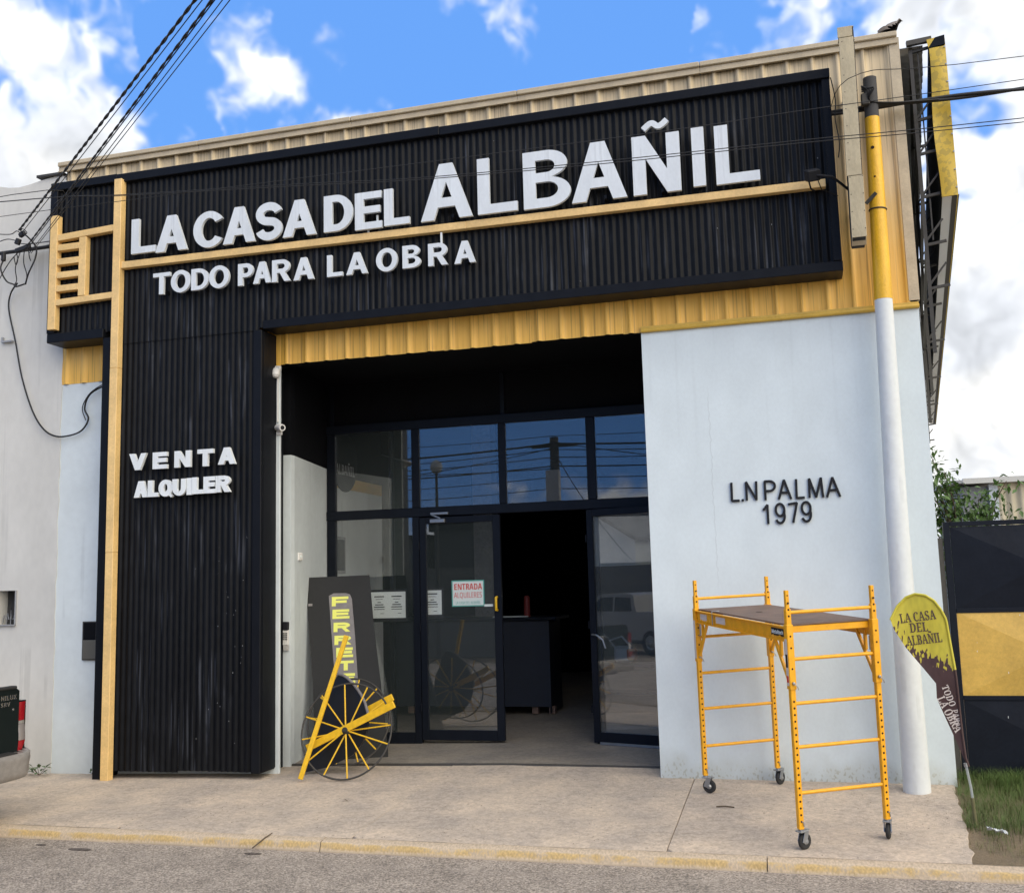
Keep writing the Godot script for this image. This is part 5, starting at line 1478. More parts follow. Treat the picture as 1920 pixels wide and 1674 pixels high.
func build_interior() -> void:
	var t := thing("interior_partition", "white inner partition behind the left panes, black above a yellow line", "partition")
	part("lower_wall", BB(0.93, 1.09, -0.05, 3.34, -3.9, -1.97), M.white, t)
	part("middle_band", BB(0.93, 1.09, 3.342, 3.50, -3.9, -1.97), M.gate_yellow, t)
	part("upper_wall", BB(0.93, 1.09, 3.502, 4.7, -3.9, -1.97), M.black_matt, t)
	var p := thing("inner_post", "slim dark post standing inside behind the left panes", "post", Vector3(1.62, -0.03, -3.0))
	part("post", BB(-0.03, 0.03, 0, 4.6, -0.03, 0.03), M.steel, p)
	p = thing("framed_picture", "small framed picture on the white partition behind the left pane", "picture", Vector3(1.095, 2.42, -2.35))
	part("frame", BB(0, 0.02, -0.25, 0.25, -0.18, 0.18, 0.004), M.galv_dull, p)
	part("print", BB(0.018, 0.024, -0.21, 0.21, -0.14, 0.14), M.dark_wall, p)
	var r := thing("round_emblem", "round black emblem with pale letters high on the partition", "emblem", Vector3(1.093, 3.72, -2.55))
	part("disc", MB.new().lathe(Vector3.ZERO, Vector3.RIGHT, [[0, 0.42], [0.012, 0.42], [0.014, 0.0]], 36), M.ink, r)
	write("lettering", "ALBAÑIL", 0.14, Transform3D(Basis(Vector3.UP, PI / 2), Vector3(0.018, -0.12, 0)), M.galv_dull, r, 0.62)
	var c := thing("shop_counter", "long dark navy counter on short feet inside the doorway", "counter", Vector3(0, 0.03, -4.55))
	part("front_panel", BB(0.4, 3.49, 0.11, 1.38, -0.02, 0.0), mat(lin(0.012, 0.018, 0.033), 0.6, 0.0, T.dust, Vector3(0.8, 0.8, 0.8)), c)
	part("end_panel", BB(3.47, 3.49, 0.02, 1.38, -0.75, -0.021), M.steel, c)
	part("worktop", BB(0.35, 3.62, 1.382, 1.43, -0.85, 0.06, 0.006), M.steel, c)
	for q in [3.18, 3.44, 1.2]: part("foot", BB(q, q + 0.09, 0.0, 0.109, -0.16, -0.06), M.ply, c)
	c = thing("counter_clutter", "loose papers and a red tin on the counter top", "clutter", Vector3(2.9, 1.462, -4.6))
	part("paper", BB(-0.3, 0.25, 0.0, 0.012, -0.2, 0.0), M.paper, c)
	part("tin", MB.new().lathe(Vector3(0.22, 0.0, -0.1), Vector3.UP, [[0, 0], [0, 0.05], [0.3, 0.045], [0.32, 0.02], [0.32, 0]], 14), mat(lin(0.16, 0.02, 0.018), 0.6), c)
	c = thing("hanging_column", "pale grey square column behind the closed glass door", "column", Vector3(2.28, 0, -5.4))
	part("shaft", BB(-0.16, 0.16, 0, 4.6, -0.16, 0.16), M.grey, c)
	c = thing("chainsaw_stand", "white and orange power tool on a low rack beyond the doorway", "power tool", Vector3(4.35, 0.0, -6.0))
	part("rack_shelf", BB(-0.4, 0.7, 0.62, 0.65, -0.3, 0.2), M.iron, c)
	part("rack_shelf", BB(-0.4, 0.7, 0.18, 0.21, -0.3, 0.2), M.iron, c)
	for x in [-0.38, 0.68]: part("rack_leg", BB(x - 0.02, x + 0.02, 0.03, 1.4, -0.28, -0.24), M.iron, c)
	part("motor_body", B(Vector3(0.02, 0.80, 0), Vector3(0.30, 0.26, 0.22), 0.04), M.plastic, c)
	part("motor_cover", B(Vector3(0.16, 0.80, 0.08), Vector3(0.16, 0.18, 0.16), 0.03), M.orange, c)
	part("handle", MB.new().tube([Vector3(-0.12, 0.9, 0), Vector3(-0.2, 1.02, 0.05), Vector3(0.0, 1.08, 0.05), Vector3(0.14, 0.92, 0.05)], 0.018, 8), M.plastic, c)
	c = thing("ceiling_strip_lamp", "short lit strip lamp deep inside the dark shop", "lamp", Vector3(4.55, 1.75, -9.0))
	part("tube", B(Vector3(0, 0, 0), Vector3(0.10, 0.03, 0.03)), M.lamp, c)
	var l := OmniLight3D.new()
	l.name = "lamp_light"; l.light_energy = 0.05; l.omni_range = 12.0; l.omni_attenuation = 2.0; l.light_size = 0.05; l.shadow_enabled = true
	l.position = Vector3(0, 0, 0.04)
	c.add_child(l)
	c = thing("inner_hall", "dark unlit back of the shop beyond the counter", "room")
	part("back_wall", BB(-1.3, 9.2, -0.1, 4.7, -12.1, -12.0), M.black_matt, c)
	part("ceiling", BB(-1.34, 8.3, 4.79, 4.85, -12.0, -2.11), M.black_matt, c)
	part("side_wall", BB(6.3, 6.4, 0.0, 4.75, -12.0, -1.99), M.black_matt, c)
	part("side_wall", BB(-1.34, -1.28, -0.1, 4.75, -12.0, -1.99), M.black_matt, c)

func wheel(t: Node3D, at: Vector3, side: float) -> void:
	var w := Node3D.new()
	w.name = "wheel"
	t.add_child(w, true)
	w.position = at
	part("tyre", MB.new().lathe(Vector3(0, 0, -0.13), Vector3.BACK, [[0.0, 0.20], [0.0, 0.33], [0.03, 0.37], [0.08, 0.385], [0.18, 0.385], [0.23, 0.37], [0.26, 0.33], [0.26, 0.20]], 32), M.rubber, w)
	part("rim", MB.new().lathe(Vector3(0, 0, side * 0.06), Vector3(0, 0, side), [[0.0, 0.22], [0.05, 0.21], [0.02, 0.17], [0.06, 0.06], [0.07, 0.0]], 24), M.galv, w)

func build_truck() -> void:
	# rear end at x = 0, pointing towards -x; right-hand side towards the building
	var t := thing("pickup_truck", "black double-cab pickup parked at the left kerb, only its rear corner in view", "pickup", Vector3(-0.15, -0.19, 2.94))
	var hw := 0.88
	part("bed", MB.new().box(Vector3(-0.85, 0.93, hw - 0.05), Vector3(1.55, 0.62, 0.10), Basis(), 0.03).box(Vector3(-0.85, 0.93, -hw + 0.05), Vector3(1.55, 0.62, 0.10), Basis(), 0.03).box(Vector3(-0.85, 0.70, 0), Vector3(1.5, 0.05, 1.7)).box(Vector3(-1.6, 0.95, 0), Vector3(0.06, 0.62, 1.7)), M.truck, t)
	var m := MB.new()
	m.xf = Transform3D(Basis(Vector3(0, 0, -1), Vector3(0, 1, 0), Vector3(1, 0, 0)), Vector3(-0.06, 0, 0))
	m.plate(pv([[-0.74, 0.66], [0.74, 0.66], [0.77, 0.72], [0.77, 1.27], [0.72, 1.30], [-0.72, 1.30], [-0.77, 1.27], [-0.77, 0.72]]), [], 0.0, 0.055)
	part("tailgate", m, M.truck, t)
	part("tailgate_cap", B(Vector3(-0.03, 1.305, 0.0), Vector3(0.08, 0.03, 1.46), 0.01), M.rubber, t)
	part("tailgate_handle", B(Vector3(0.0, 1.10, 0.05), Vector3(0.03, 0.07, 0.20), 0.01), M.chrome, t)
	for s in [-1.0, 1.0]:
		var l := Node3D.new()
		l.name = "tail_lamp" if s < 0 else "tail_lamp_001"
		t.add_child(l)
		l.position = Vector3(-0.035, 0, s * 0.835)
		for q in [["red_lens", 0.985, 1.16, M.red], ["grey_band", 0.955, 0.983, M.bumper], ["clear_lens", 0.80, 0.953, M.clear], ["red_lens", 0.70, 0.798, M.red]]:
			m = MB.new()
			m.grid(8, 6, func(u: float, v: float) -> Vector3:
				var a := lerpf(-0.6, PI / 2, u)
				var bl := 0.012 * sin(PI * (lerpf(q[1], q[2], v) - 0.70) / 0.46 * 2.0)
				return Vector3(-0.02 + (0.05 + bl) * cos(a), lerpf(q[1], q[2], v), s * (-0.015 + 0.078 * sin(a) * (1.0 - 0.10 * exp(-pow((lerpf(q[1], q[2], v) - 0.965) / 0.05, 2.0)) - 0.75 * ss(0.80, 0.68, lerpf(q[1], q[2], v)) if a > 0.0 else 1.0))), Vector2.ONE, Vector3(1, 0, s))
			part(q[0], m, q[3], l)
		part("lamp_housing", BB(-0.10, 0.005, 0.69, 1.17, -0.055, 0.0), M.truck, l)
		wheel(t, Vector3(-1.15, 0.385, s * 0.76), s)
		wheel(t, Vector3(-4.2, 0.385, s * 0.76), s)
	m = MB.new()
	m.grid(28, 8, func(u: float, v: float) -> Vector3:
		var z := lerpf(-0.93, 0.93, u)
		var e := clampf((absf(z) - 0.72) / 0.21, 0, 1)
		var pr: Array = [[-0.10, 0.70], [0.10, 0.70], [0.135, 0.685], [0.14, 0.63], [0.125, 0.56], [0.13, 0.52], [0.11, 0.47], [0.05, 0.45], [-0.10, 0.46]][int(round(v * 8))]
		return Vector3(pr[0] - e * e * 0.16 if pr[0] > 0 else pr[0], pr[1] + 0.02 * e, z), Vector2.ONE, Vector3(1, 0, 0))
	part("bumper", m, M.bumper, t)
	part("bumper_step", B(Vector3(0.02, 0.706, 0), Vector3(0.17, 0.012, 1.3), 0.004), M.rubber, t)
	part("underbody", BB(-4.8, -0.1, 0.40, 0.60, -0.55, 0.55), M.rubber, t)
	part("exhaust", MB.new().tube([Vector3(-1.0, 0.36, -0.45), Vector3(-0.05, 0.36, -0.5)], 0.035, 10), M.iron, t)
	var prof := pv([[-5.0, 0.55], [-1.64, 0.55], [-1.64, 1.25], [-1.72, 1.72], [-2.0, 1.80], [-3.1, 1.78], [-3.75, 1.28], [-4.9, 1.15], [-5.05, 0.9]])
	m = MB.new()
	m.plate(prof, [], -hw + 0.02, hw - 0.02)
	part("cab", m, M.truck, t)
	for s in [-1.0, 1.0]:
		m = MB.new()
		m.plate(pv([[-1.80, 1.27], [-1.84, 1.68], [-2.45, 1.70], [-2.5, 1.27]]), [], s * (hw - 0.015) - 0.004, s * (hw - 0.015) + 0.004)
		m.plate(pv([[-2.58, 1.27], [-2.53, 1.70], [-3.05, 1.68], [-3.55, 1.27]]), [], s * (hw - 0.015) - 0.004, s * (hw - 0.015) + 0.004)
		part("side_window", m, M.ink, t)
	part("rear_window", BB(-1.66, -1.63, 1.30, 1.66, -0.65, 0.65), M.ink, t)
	write("emblem", "HILUX", 0.042, Transform3D(Basis(Vector3.UP, PI / 2), Vector3(0.0, 1.215, -0.625)), M.chrome, t, 0.20)
	write("emblem", "SRV", 0.038, Transform3D(Basis(Vector3.UP, PI / 2), Vector3(0.0, 1.155, -0.585)), M.chrome, t, 0.12)
	part("lock", MB.new().lathe(Vector3(-0.006, 1.10, -0.695), Vector3.RIGHT, [[0, 0.012], [0.006, 0.010], [0.007, 0]], 12), M.chrome, t)

func build_across() -> void:
	# the other side of the street, seen mirrored in the shop glass
	var b := thing("block_wall_across", "long grey blockwork wall across the street, mirrored in the glass", "wall")
	var rng := RandomNumberGenerator.new()
	rng.seed = 12
	part("core", BB(-16, 18, -0.3, 2.50, 17.02, 17.3), M.blockwall, b)
	var bm := MB.new()
	for r in 12:
		for k in 68:
			var x := -16.0 + k * 0.5 + (0.25 if r % 2 else 0.0)
			bm.box(Vector3(x + 0.24, -0.2 + r * 0.225, 17.01), Vector3(0.485, 0.21, 0.04 + rng.randf_range(0, 0.012)))
	var bp := part("block", bm, M.blockwall, b)
	bp.set_meta("kind", "stuff")
	var h := thing("dark_house_across", "narrow dark stained building across the street, mirrored in the closed door", "house")
	part("wall", BB(-4.3, -1.6, -0.3, 3.9, 17.4, 24.0), M.dark_wall, h)
	part("parapet", BB(-4.45, -1.45, 3.7, 4.0, 17.3, 24.1), M.black_matt, h)
	h = thing("grey_house_across", "low grey rendered house across the street, mirrored in the left panes", "house")
	part("wall", BB(-12.0, -4.6, -0.3, 3.5, 17.5, 24.0), M.grey, h)
	part("roof", BB(-12.2, -4.5, 3.502, 3.62, 17.3, 24.2), M.dark_wall, h)
	part("window", BB(-8.4, -7.0, 1.6, 2.7, 17.44, 17.51), M.ink, h)
	h = thing("gable_house_across", "white house with a pointed gable across the street, mirrored in the open door", "house")
	var m := MB.new()
	m.plate(pv([[-22.0, -0.3], [-13.5, -0.3], [-13.5, 3.6], [-17.6, 5.6], [-22.0, 3.6]]), [], 18.0, 24.0)
	part("wall", m, M.white, h)
	m = MB.new()
	m.bar(Vector3(-13.2, 3.5, 21), Vector3(-17.6, 5.72, 21), 0.14, 6.6)
	m.bar(Vector3(-22.3, 3.5, 21), Vector3(-17.6, 5.72, 21), 0.14, 6.6)
	part("roof", m, M.dark_wall, h)
	part("window", BB(-18.3, -17.0, 3.4, 4.4, 17.95, 18.05), M.ink, h)
	var p := thing("utility_pole_across", "concrete utility pole with a grey cabinet across the street, mirrored in the top pane", "utility pole", Vector3(0.32, -0.2, 15.2))
	part("pole", MB.new().tube([Vector3(0, 0, 0), Vector3(0, 6.45, 0)], [0.20, 0.13], 14), M.dark_wall, p)
	part("cabinet", B(Vector3(-0.02, 4.98, -0.2), Vector3(0.40, 0.92, 0.26), 0.02), M.galv_dull, p)
	part("cross_arm", BB(-0.7, 0.7, 6.15, 6.24, -0.05, 0.05), M.dark_wall, p)
	var la := thing("street_lamp_across", "round white street lamp across the street, mirrored in the glass", "street lamp", Vector3(-3.35, -0.2, 15.0))
	part("post", MB.new().tube([Vector3(0, 0, 0), Vector3(0, 5.6, 0)], [0.07, 0.04], 10), M.dark_wall, la)
	part("globe", MB.new().lathe(Vector3(0, 5.55, 0), Vector3.UP, [[0, 0.10], [0.06, 0.15], [0.18, 0.19], [0.34, 0.15], [0.42, 0.0]], 18), mat(lin(0.35, 0.35, 0.34), 0.4), la)
	var k := 0
	for q in [[6.25, 6.30, 0.10, 0.030], [6.05, 6.10, -0.1, 0.014], [5.85, 6.0, 0.15, 0.014], [5.55, 5.75, -0.15, 0.020], [5.25, 5.45, 0.1, 0.012], [6.5, 6.9, 0.2, 0.010], [4.9, 5.1, 0.0, 0.012]]:
		var c := thing("cable_across", ["thick topmost cable on the pole across the street", "thin second cable on the pole across the street", "thin third cable on the pole across the street", "heavy middle cable on the pole across the street", "sagging lower cable on the pole across the street", "fine cable above the pole across the street", "lowest cable on the pole across the street"][k], "cable")
		var pts := []
		for i in 31:
			var s := -1.0 + 2.0 * i / 30.0
			pts.append(Vector3(0.3 + 14.0 * s, lerpf(q[0], q[1], absf(s)) - 0.5 * absf(s) * (1.0 - absf(s)) * 2.0 - 0.2, 15.0 + q[2]))
		part("strand", MB.new().tube(pts, q[3], 5), M.cable, c)
		k += 1
	for q in [[Vector3(0.3, 5.9, 15.0), Vector3(-9.0, 5.0, 14.0), "slanting cable running down left from the pole across the street"], [Vector3(0.3, 6.1, 15.0), Vector3(9.5, 4.7, 13.0), "slanting cable running down right from the pole across the street"], [Vector3(0.35, 5.8, 15.0), Vector3(2.2, 2.6, 16.9), "stay cable from the pole to the wall across the street"], [Vector3(0.3, 5.3, 15.1), Vector3(-14.0, 5.9, 14.2), "rising cable left of the pole across the street"]]:
		var pts := []
		for i in 15:
			var f := i / 14.0
			var pp: Vector3 = q[0].lerp(q[1], f)
			pts.append(pp - Vector3(0, 0.9 * f * (1.0 - f), 0))
		var sc := thing("slanting_cable_across", q[2], "cable")
		part("strand", MB.new().tube(pts, 0.014, 5), M.cable, sc)
	var t2 := thing("pickup_truck_across", "white pickup parked across the street, mirrored in the open door", "pickup", Vector3(-5.4, -0.2, 12.0))
	m = MB.new()
	m.plate(pv([[-5.0, 0.45], [0.05, 0.45], [0.05, 1.25], [-1.62, 1.25], [-1.72, 1.72], [-2.0, 1.80], [-3.1, 1.78], [-3.75, 1.28], [-4.9, 1.15], [-5.05, 0.9]]), [], -0.86, 0.86)
	part("body", m, M.truck_white, t2)
	m = MB.new()
	m.plate(pv([[-1.80, 1.27], [-1.84, 1.66], [-2.45, 1.68], [-2.5, 1.27]]), [], -0.875, 0.875)
	m.plate(pv([[-2.58, 1.27], [-2.53, 1.68], [-3.05, 1.66], [-3.55, 1.27]]), [], -0.875, 0.875)
	part("side_window", m, M.ink, t2)
	for x in [-1.1, -4.2]: wheel(t2, Vector3(x, 0.385, -0.74), -1.0)

func cable(called: String, label: String, pts: Array, r: float, group := "") -> Node3D:
	var o := part(called, MB.new().tube(smooth(pts), r, 6), M.cable, self)
	tag(o, label, "cable", group)
	return o
func smooth(p: Array, k := 6) -> Array: # Catmull-Rom through the points
	var o := []
	for i in p.size() - 1:
		var a: Vector3 = p[maxi(i - 1, 0)]
		var b: Vector3 = p[i]
		var c: Vector3 = p[i + 1]
		var d: Vector3 = p[mini(i + 2, p.size() - 1)]
		for j in k: o.append(b.cubic_interpolate(c, a, d, float(j) / k))
	o.append(p[p.size() - 1])
	return o
func build_cables() -> void:
	# along the facade
	cable("street_wire", "upper strand of the twin wires passing before the large letters", [Vector3(-9, 6.86, 1.2), Vector3(-1.49, 6.511, 1.2), Vector3(0.157, 6.38, 1.2), Vector3(2.437, 6.205, 1.2), Vector3(3.633, 6.103, 1.2), Vector3(5.511, 6.015, 1.2), Vector3(7.41, 5.956, 1.2), Vector3(9.296, 5.886, 1.2), Vector3(16, 5.72, 1.2)], 0.0042)
	cable("street_wire", "lower strand of the twin wires passing before the large letters", [Vector3(-9, 6.84, 1.21), Vector3(-1.49, 6.503, 1.21), Vector3(0.157, 6.365, 1.21), Vector3(2.437, 6.18, 1.21), Vector3(3.633, 6.080, 1.21), Vector3(5.511, 5.985, 1.21), Vector3(7.41, 5.925, 1.21), Vector3(9.296, 5.845, 1.21), Vector3(16, 5.66, 1.21)], 0.0042)
	cable("street_wire", "thin wire crossing the black sign just above the large letters", [Vector3(-9, 6.36, 1.2), Vector3(-1.482, 6.33, 1.2), Vector3(0.069, 6.31, 1.2), Vector3(5.703, 6.233, 1.2), Vector3(7.427, 6.241, 1.2), Vector3(9.326, 6.24, 1.2), Vector3(16, 6.3, 1.2)], 0.0035)
	cable("street_wire", "topmost thin wire reaching the sign's upper right corner from the right", [Vector3(7.74, 6.60, 0.35), Vector3(7.987, 6.518, 1.2), Vector3(9.344, 6.453, 1.2), Vector3(16, 6.4, 1.2)], 0.0035)
	cable("street_wire", "thin wire ending at the sign's upper left corner from the left", [Vector3(-9, 6.4, 0.9), Vector3(-1.6, 6.72, 0.9), Vector3(-1.45, 6.74, 0.38)], 0.0045)
	# thick twisted cable behind the sign
	for s in 2:
		var pts := []
		for i in 90:
			var x := 7.70 + i * 0.09
			var a := x * 3.2 + PI * s
			pts.append(Vector3(x, 6.64 - 0.0 + (-0.02 * maxf(x - 8.4, 0.0)) + 0.014 * cos(a), 0.15 + 0.014 * sin(a)))
		var o := part("power_cable", MB.new().tube(pts, 0.017, 6), M.cable, self)
		tag(o, ["front strand of the thick twisted cable right of the shop corner", "back strand of the thick twisted cable right of the shop corner"][s], "cable")
	var pc := thing("cable_clamps", "dark clamp and coiled leads on the bare top of the corner post", "clamp", Vector3(8.10, 6.62, 0.35))
	part("clamp_body", B(Vector3(-0.02, 0.02, 0), Vector3(0.08, 0.12, 0.07), 0.01), M.iron, pc)
	for i in 4: part("lead", MB.new().tube(smooth([Vector3(-0.05, 0.16 - i * 0.02, 0.02), Vector3(0.0 + 0.02 * i, 0.10, 0.05 + 0.01 * i), Vector3(0.02, 0.0, 0.03), Vector3(0.10 + 0.05 * i, -0.01, -0.08), Vector3(0.38 + 0.1 * i, 0.0, -0.18)]), 0.008, 6), M.cable, pc)
	cable("power_cable", "thick black cable running into the left edge of the black sign", [Vector3(-9, 6.25, 0.25), Vector3(-2.42, 6.321, 0.15), Vector3(-1.677, 6.33, 0.15), Vector3(-1.2, 6.36, 0.15)], 0.024)
	# bundle rising over the street from the junction at the neighbour's wall
	var J := Vector3(-1.97, 6.50, 0.30)
	for i in 6:
		var q: Array = [[0, 0, 0, 0.010], [0, 0, 0, 0.005], [0, 0, 0, 0.008], [0, 0, 0, 0.006], [0, 0, 0, 0.0045], [0, 0, 0, 0.0045]][i]
		var st: Vector3 = [Vector3(-2.01, 6.53, 0.3), Vector3(-1.97, 6.49, 0.3), Vector3(-1.92, 6.27, 0.3), Vector3(-1.90, 6.25, 0.3), Vector3(-1.85, 6.21, 0.3), Vector3(-1.82, 6.21, 0.3)][i]
		var en: Vector3 = [Vector3(9.16, 6.74, 8.81), Vector3(9.25, 6.76, 8.81), Vector3(9.39, 7.02, 8.81), Vector3(9.42, 7.03, 8.81), Vector3(9.51, 7.05, 8.81), Vector3(9.62, 7.02, 8.81)][i]
		var pts := []
		for k in 41:
			var s := float(k) / 40
			var p := st.lerp(en, s)
			p.y -= 0.10 * s * (1.0 - s)
			pts.append(p)
		var lb: String = ["thick twisted cable, leftmost of the bundle rising over the street", "thin cable next to the thick twisted one in the rising bundle", "second twisted cable in the middle of the rising bundle", "thin cable right of the middle twisted one in the rising bundle", "thin cable second from the right in the rising bundle", "rightmost thin cable of the rising bundle"][i]
		if i == 0 or i == 2:
			var o := thing("overhead_cable", lb, "cable")
			for ph in 2: part("strand", MB.new().tube(twist(st, en, q[3] * 0.72, PI * ph), q[3] * 0.80, 6), M.cable, o)
		else:
			tag(part("overhead_cable", MB.new().tube(pts, q[3], 6), M.cable, self), lb, "cable")
	var jn := thing("cable_junction", "tangled cable clamps and loops hanging before the beige wall", "cable junction", Vector3(-1.98, 6.35, 0.28))
	part("clamp", B(Vector3(0.0, 0.13, 0), Vector3(0.09, 0.06, 0.05), 0.01, Basis(Vector3.BACK, 0.5)), M.cable, jn)
	part("clamp", B(Vector3(-0.06, 0.04, 0), Vector3(0.07, 0.08, 0.05), 0.01, Basis(Vector3.BACK, -0.4)), M.cable, jn)
	part("splice", B(Vector3(0.02, -0.06, 0), Vector3(0.22, 0.06, 0.05), 0.01, Basis(Vector3.BACK, 0.2)), M.cable, jn)
	part("splice", B(Vector3(-0.27, -0.13, 0), Vector3(0.05, 0.12, 0.05), 0.01), M.cable, jn)
	for q in [[[0.0, 0.13], [0.10, 0.08], [0.19, -0.05], [0.20, -0.2], [0.14, -0.40], [0.06, -0.52]], [[0.06, -0.52], [-0.04, -0.55], [-0.12, -0.50], [-0.22, -0.45], [-0.28, -0.30], [-0.28, -0.16]], [[0.04, -0.08], [0.06, -0.25], [0.07, -0.40], [0.06, -0.52]], [[-0.02, -0.1], [-0.06, -0.3], [-0.08, -0.45], [-0.11, -0.52]], [[0.0, -0.06], [-0.15, -0.22], [-0.35, -0.42]], [[0.0, 0.12], [-0.06, 0.17], [-0.2, 0.16], [-0.45, 0.19]], [[-0.05, 0.04], [-0.2, 0.08], [-0.45, 0.06]], [[-0.04, 0.02], [0.12, -0.02], [0.45, 0.0]], [[0.10, -0.07], [0.14, -0.18], [0.12, -0.22]], [[-0.03, 0.14], [0.02, 0.19], [0.05, 0.15], [0.0, 0.11]], [[-0.08, -0.1], [-0.03, -0.2], [-0.1, -0.25], [-0.12, -0.15]]]:
		var pts := []
		for i in q.size(): pts.append(Vector3(q[i][0], q[i][1], 0.03 * sin(i * 2.0)))
		part("lead", MB.new().tube(smooth(pts), 0.010 if q.size() > 5 else 0.006, 6), M.cable, jn)
	cable("drop_cable", "black cable looping down the beige wall to the back of the sign column", [Vector3(-2.10, 5.88, 0.2), Vector3(-2.30, 5.80, 0.08), Vector3(-2.337, 5.6, 0.06), Vector3(-2.219, 5.175, 0.06), Vector3(-2.10, 4.70, 0.06), Vector3(-1.926, 4.265, 0.06), Vector3(-1.75, 4.02, 0.06), Vector3(-1.561, 3.919, 0.06), Vector3(-1.35, 3.92, 0.06), Vector3(-1.19, 3.975, 0.06), Vector3(-1.105, 4.108, 0.06), Vector3(-1.163, 4.244, 0.06), Vector3(-1.08, 4.42, 0.06), Vector3(-0.80, 4.53, 0.06)], 0.011)
	cable("drop_cable", "thin second lead beside the looping cable near the sign column", [Vector3(-1.13, 4.09, 0.075), Vector3(-1.185, 4.244, 0.075), Vector3(-1.10, 4.40, 0.075), Vector3(-0.96, 4.49, 0.075), Vector3(-0.80, 4.55, 0.06)], 0.006)
	cable("sign_lead", "loose black leads hanging at the right edge of the sign", smooth([Vector3(7.77, 6.95, 0.30), Vector3(7.80, 6.7, 0.33), Vector3(7.785, 6.5, 0.33), Vector3(7.81, 6.25, 0.32), Vector3(7.79, 6.1, 0.3)], 3), 0.006)
func twist(a: Vector3, b: Vector3, r: float, ph: float) -> Array:
	var d := (b - a).normalized()
	var s := d.cross(Vector3.UP).normalized()
	var t := s.cross(d)
	var o := []
	var n := 420
	for i in n:
		var f := float(i) / (n - 1)
		var p := a.lerp(b, f)
		p.y -= 0.10 * f * (1.0 - f)
		var g := f * (b - a).length() * 17.0 + ph
		o.append(p + s * cos(g) * r + t * sin(g) * r)
	return o

func multi(called: String, mesh: Mesh, xs: Array, cs: Array, mt: Material, parent: Node3D) -> MultiMeshInstance3D:
	var mm := MultiMesh.new()
	mm.transform_format = MultiMesh.TRANSFORM_3D
	mm.use_colors = true
	mm.mesh = mesh
	mm.instance_count = xs.size()
	for i in xs.size():
		mm.set_instance_transform(i, xs[i]); mm.set_instance_color(i, cs[i])
	var o := MultiMeshInstance3D.new()
	o.name = called
	o.multimesh = mm; o.material_override = mt
	parent.add_child(o, true)
	o.set_meta("kind", "stuff")
	return o
func blade_mesh() -> ArrayMesh: # a tuft of five bent blades
	var m := MB.new()
	var rng := RandomNumberGenerator.new()
	rng.seed = 21
	for k in 6:
		var a := rng.randf() * TAU
		var d := Vector3(cos(a), 0, sin(a))
		var w := Vector3(-d.z, 0, d.x) * 0.0035
		var o := d * rng.randf() * 0.015
		var h := rng.randf_range(0.55, 1.0)
		var p1 := o + d * 0.18 * h * 0.4 + Vector3(0, 0.55 * h, 0)
		var p2 := o + d * 0.55 * h + Vector3(0, 0.9 * h, 0)
		var nn := (d * -0.3 + Vector3.UP).normalized()
		m.quadn(o - w, o + w, p1 + w * 0.8, p1 - w * 0.8, nn, nn, nn, nn)
		m.tri(p1 - w * 0.8, p1 + w * 0.8, p2, nn, nn, nn)
	return m.done()
func leaf_mesh(l: float, w: float) -> ArrayMesh:
	var m := MB.new()
	var p := [Vector3(0, 0, 0), Vector3(-w, 0.02 * l, l * 0.4), Vector3(0, -0.03 * l, l * 0.45), Vector3(w, 0.02 * l, l * 0.4), Vector3(0, -0.12 * l, l)]
	for q in [[0, 1, 2], [0, 2, 3], [1, 4, 2], [2, 4, 3]]:
		var nn: Vector3 = (p[q[1]] - p[q[0]]).cross(p[q[2]] - p[q[0]]).normalized()
		if nn.y < 0: nn = -nn
		m.tri(p[q[0]], p[q[1]], p[q[2]], nn, nn, nn)
	return m.done()

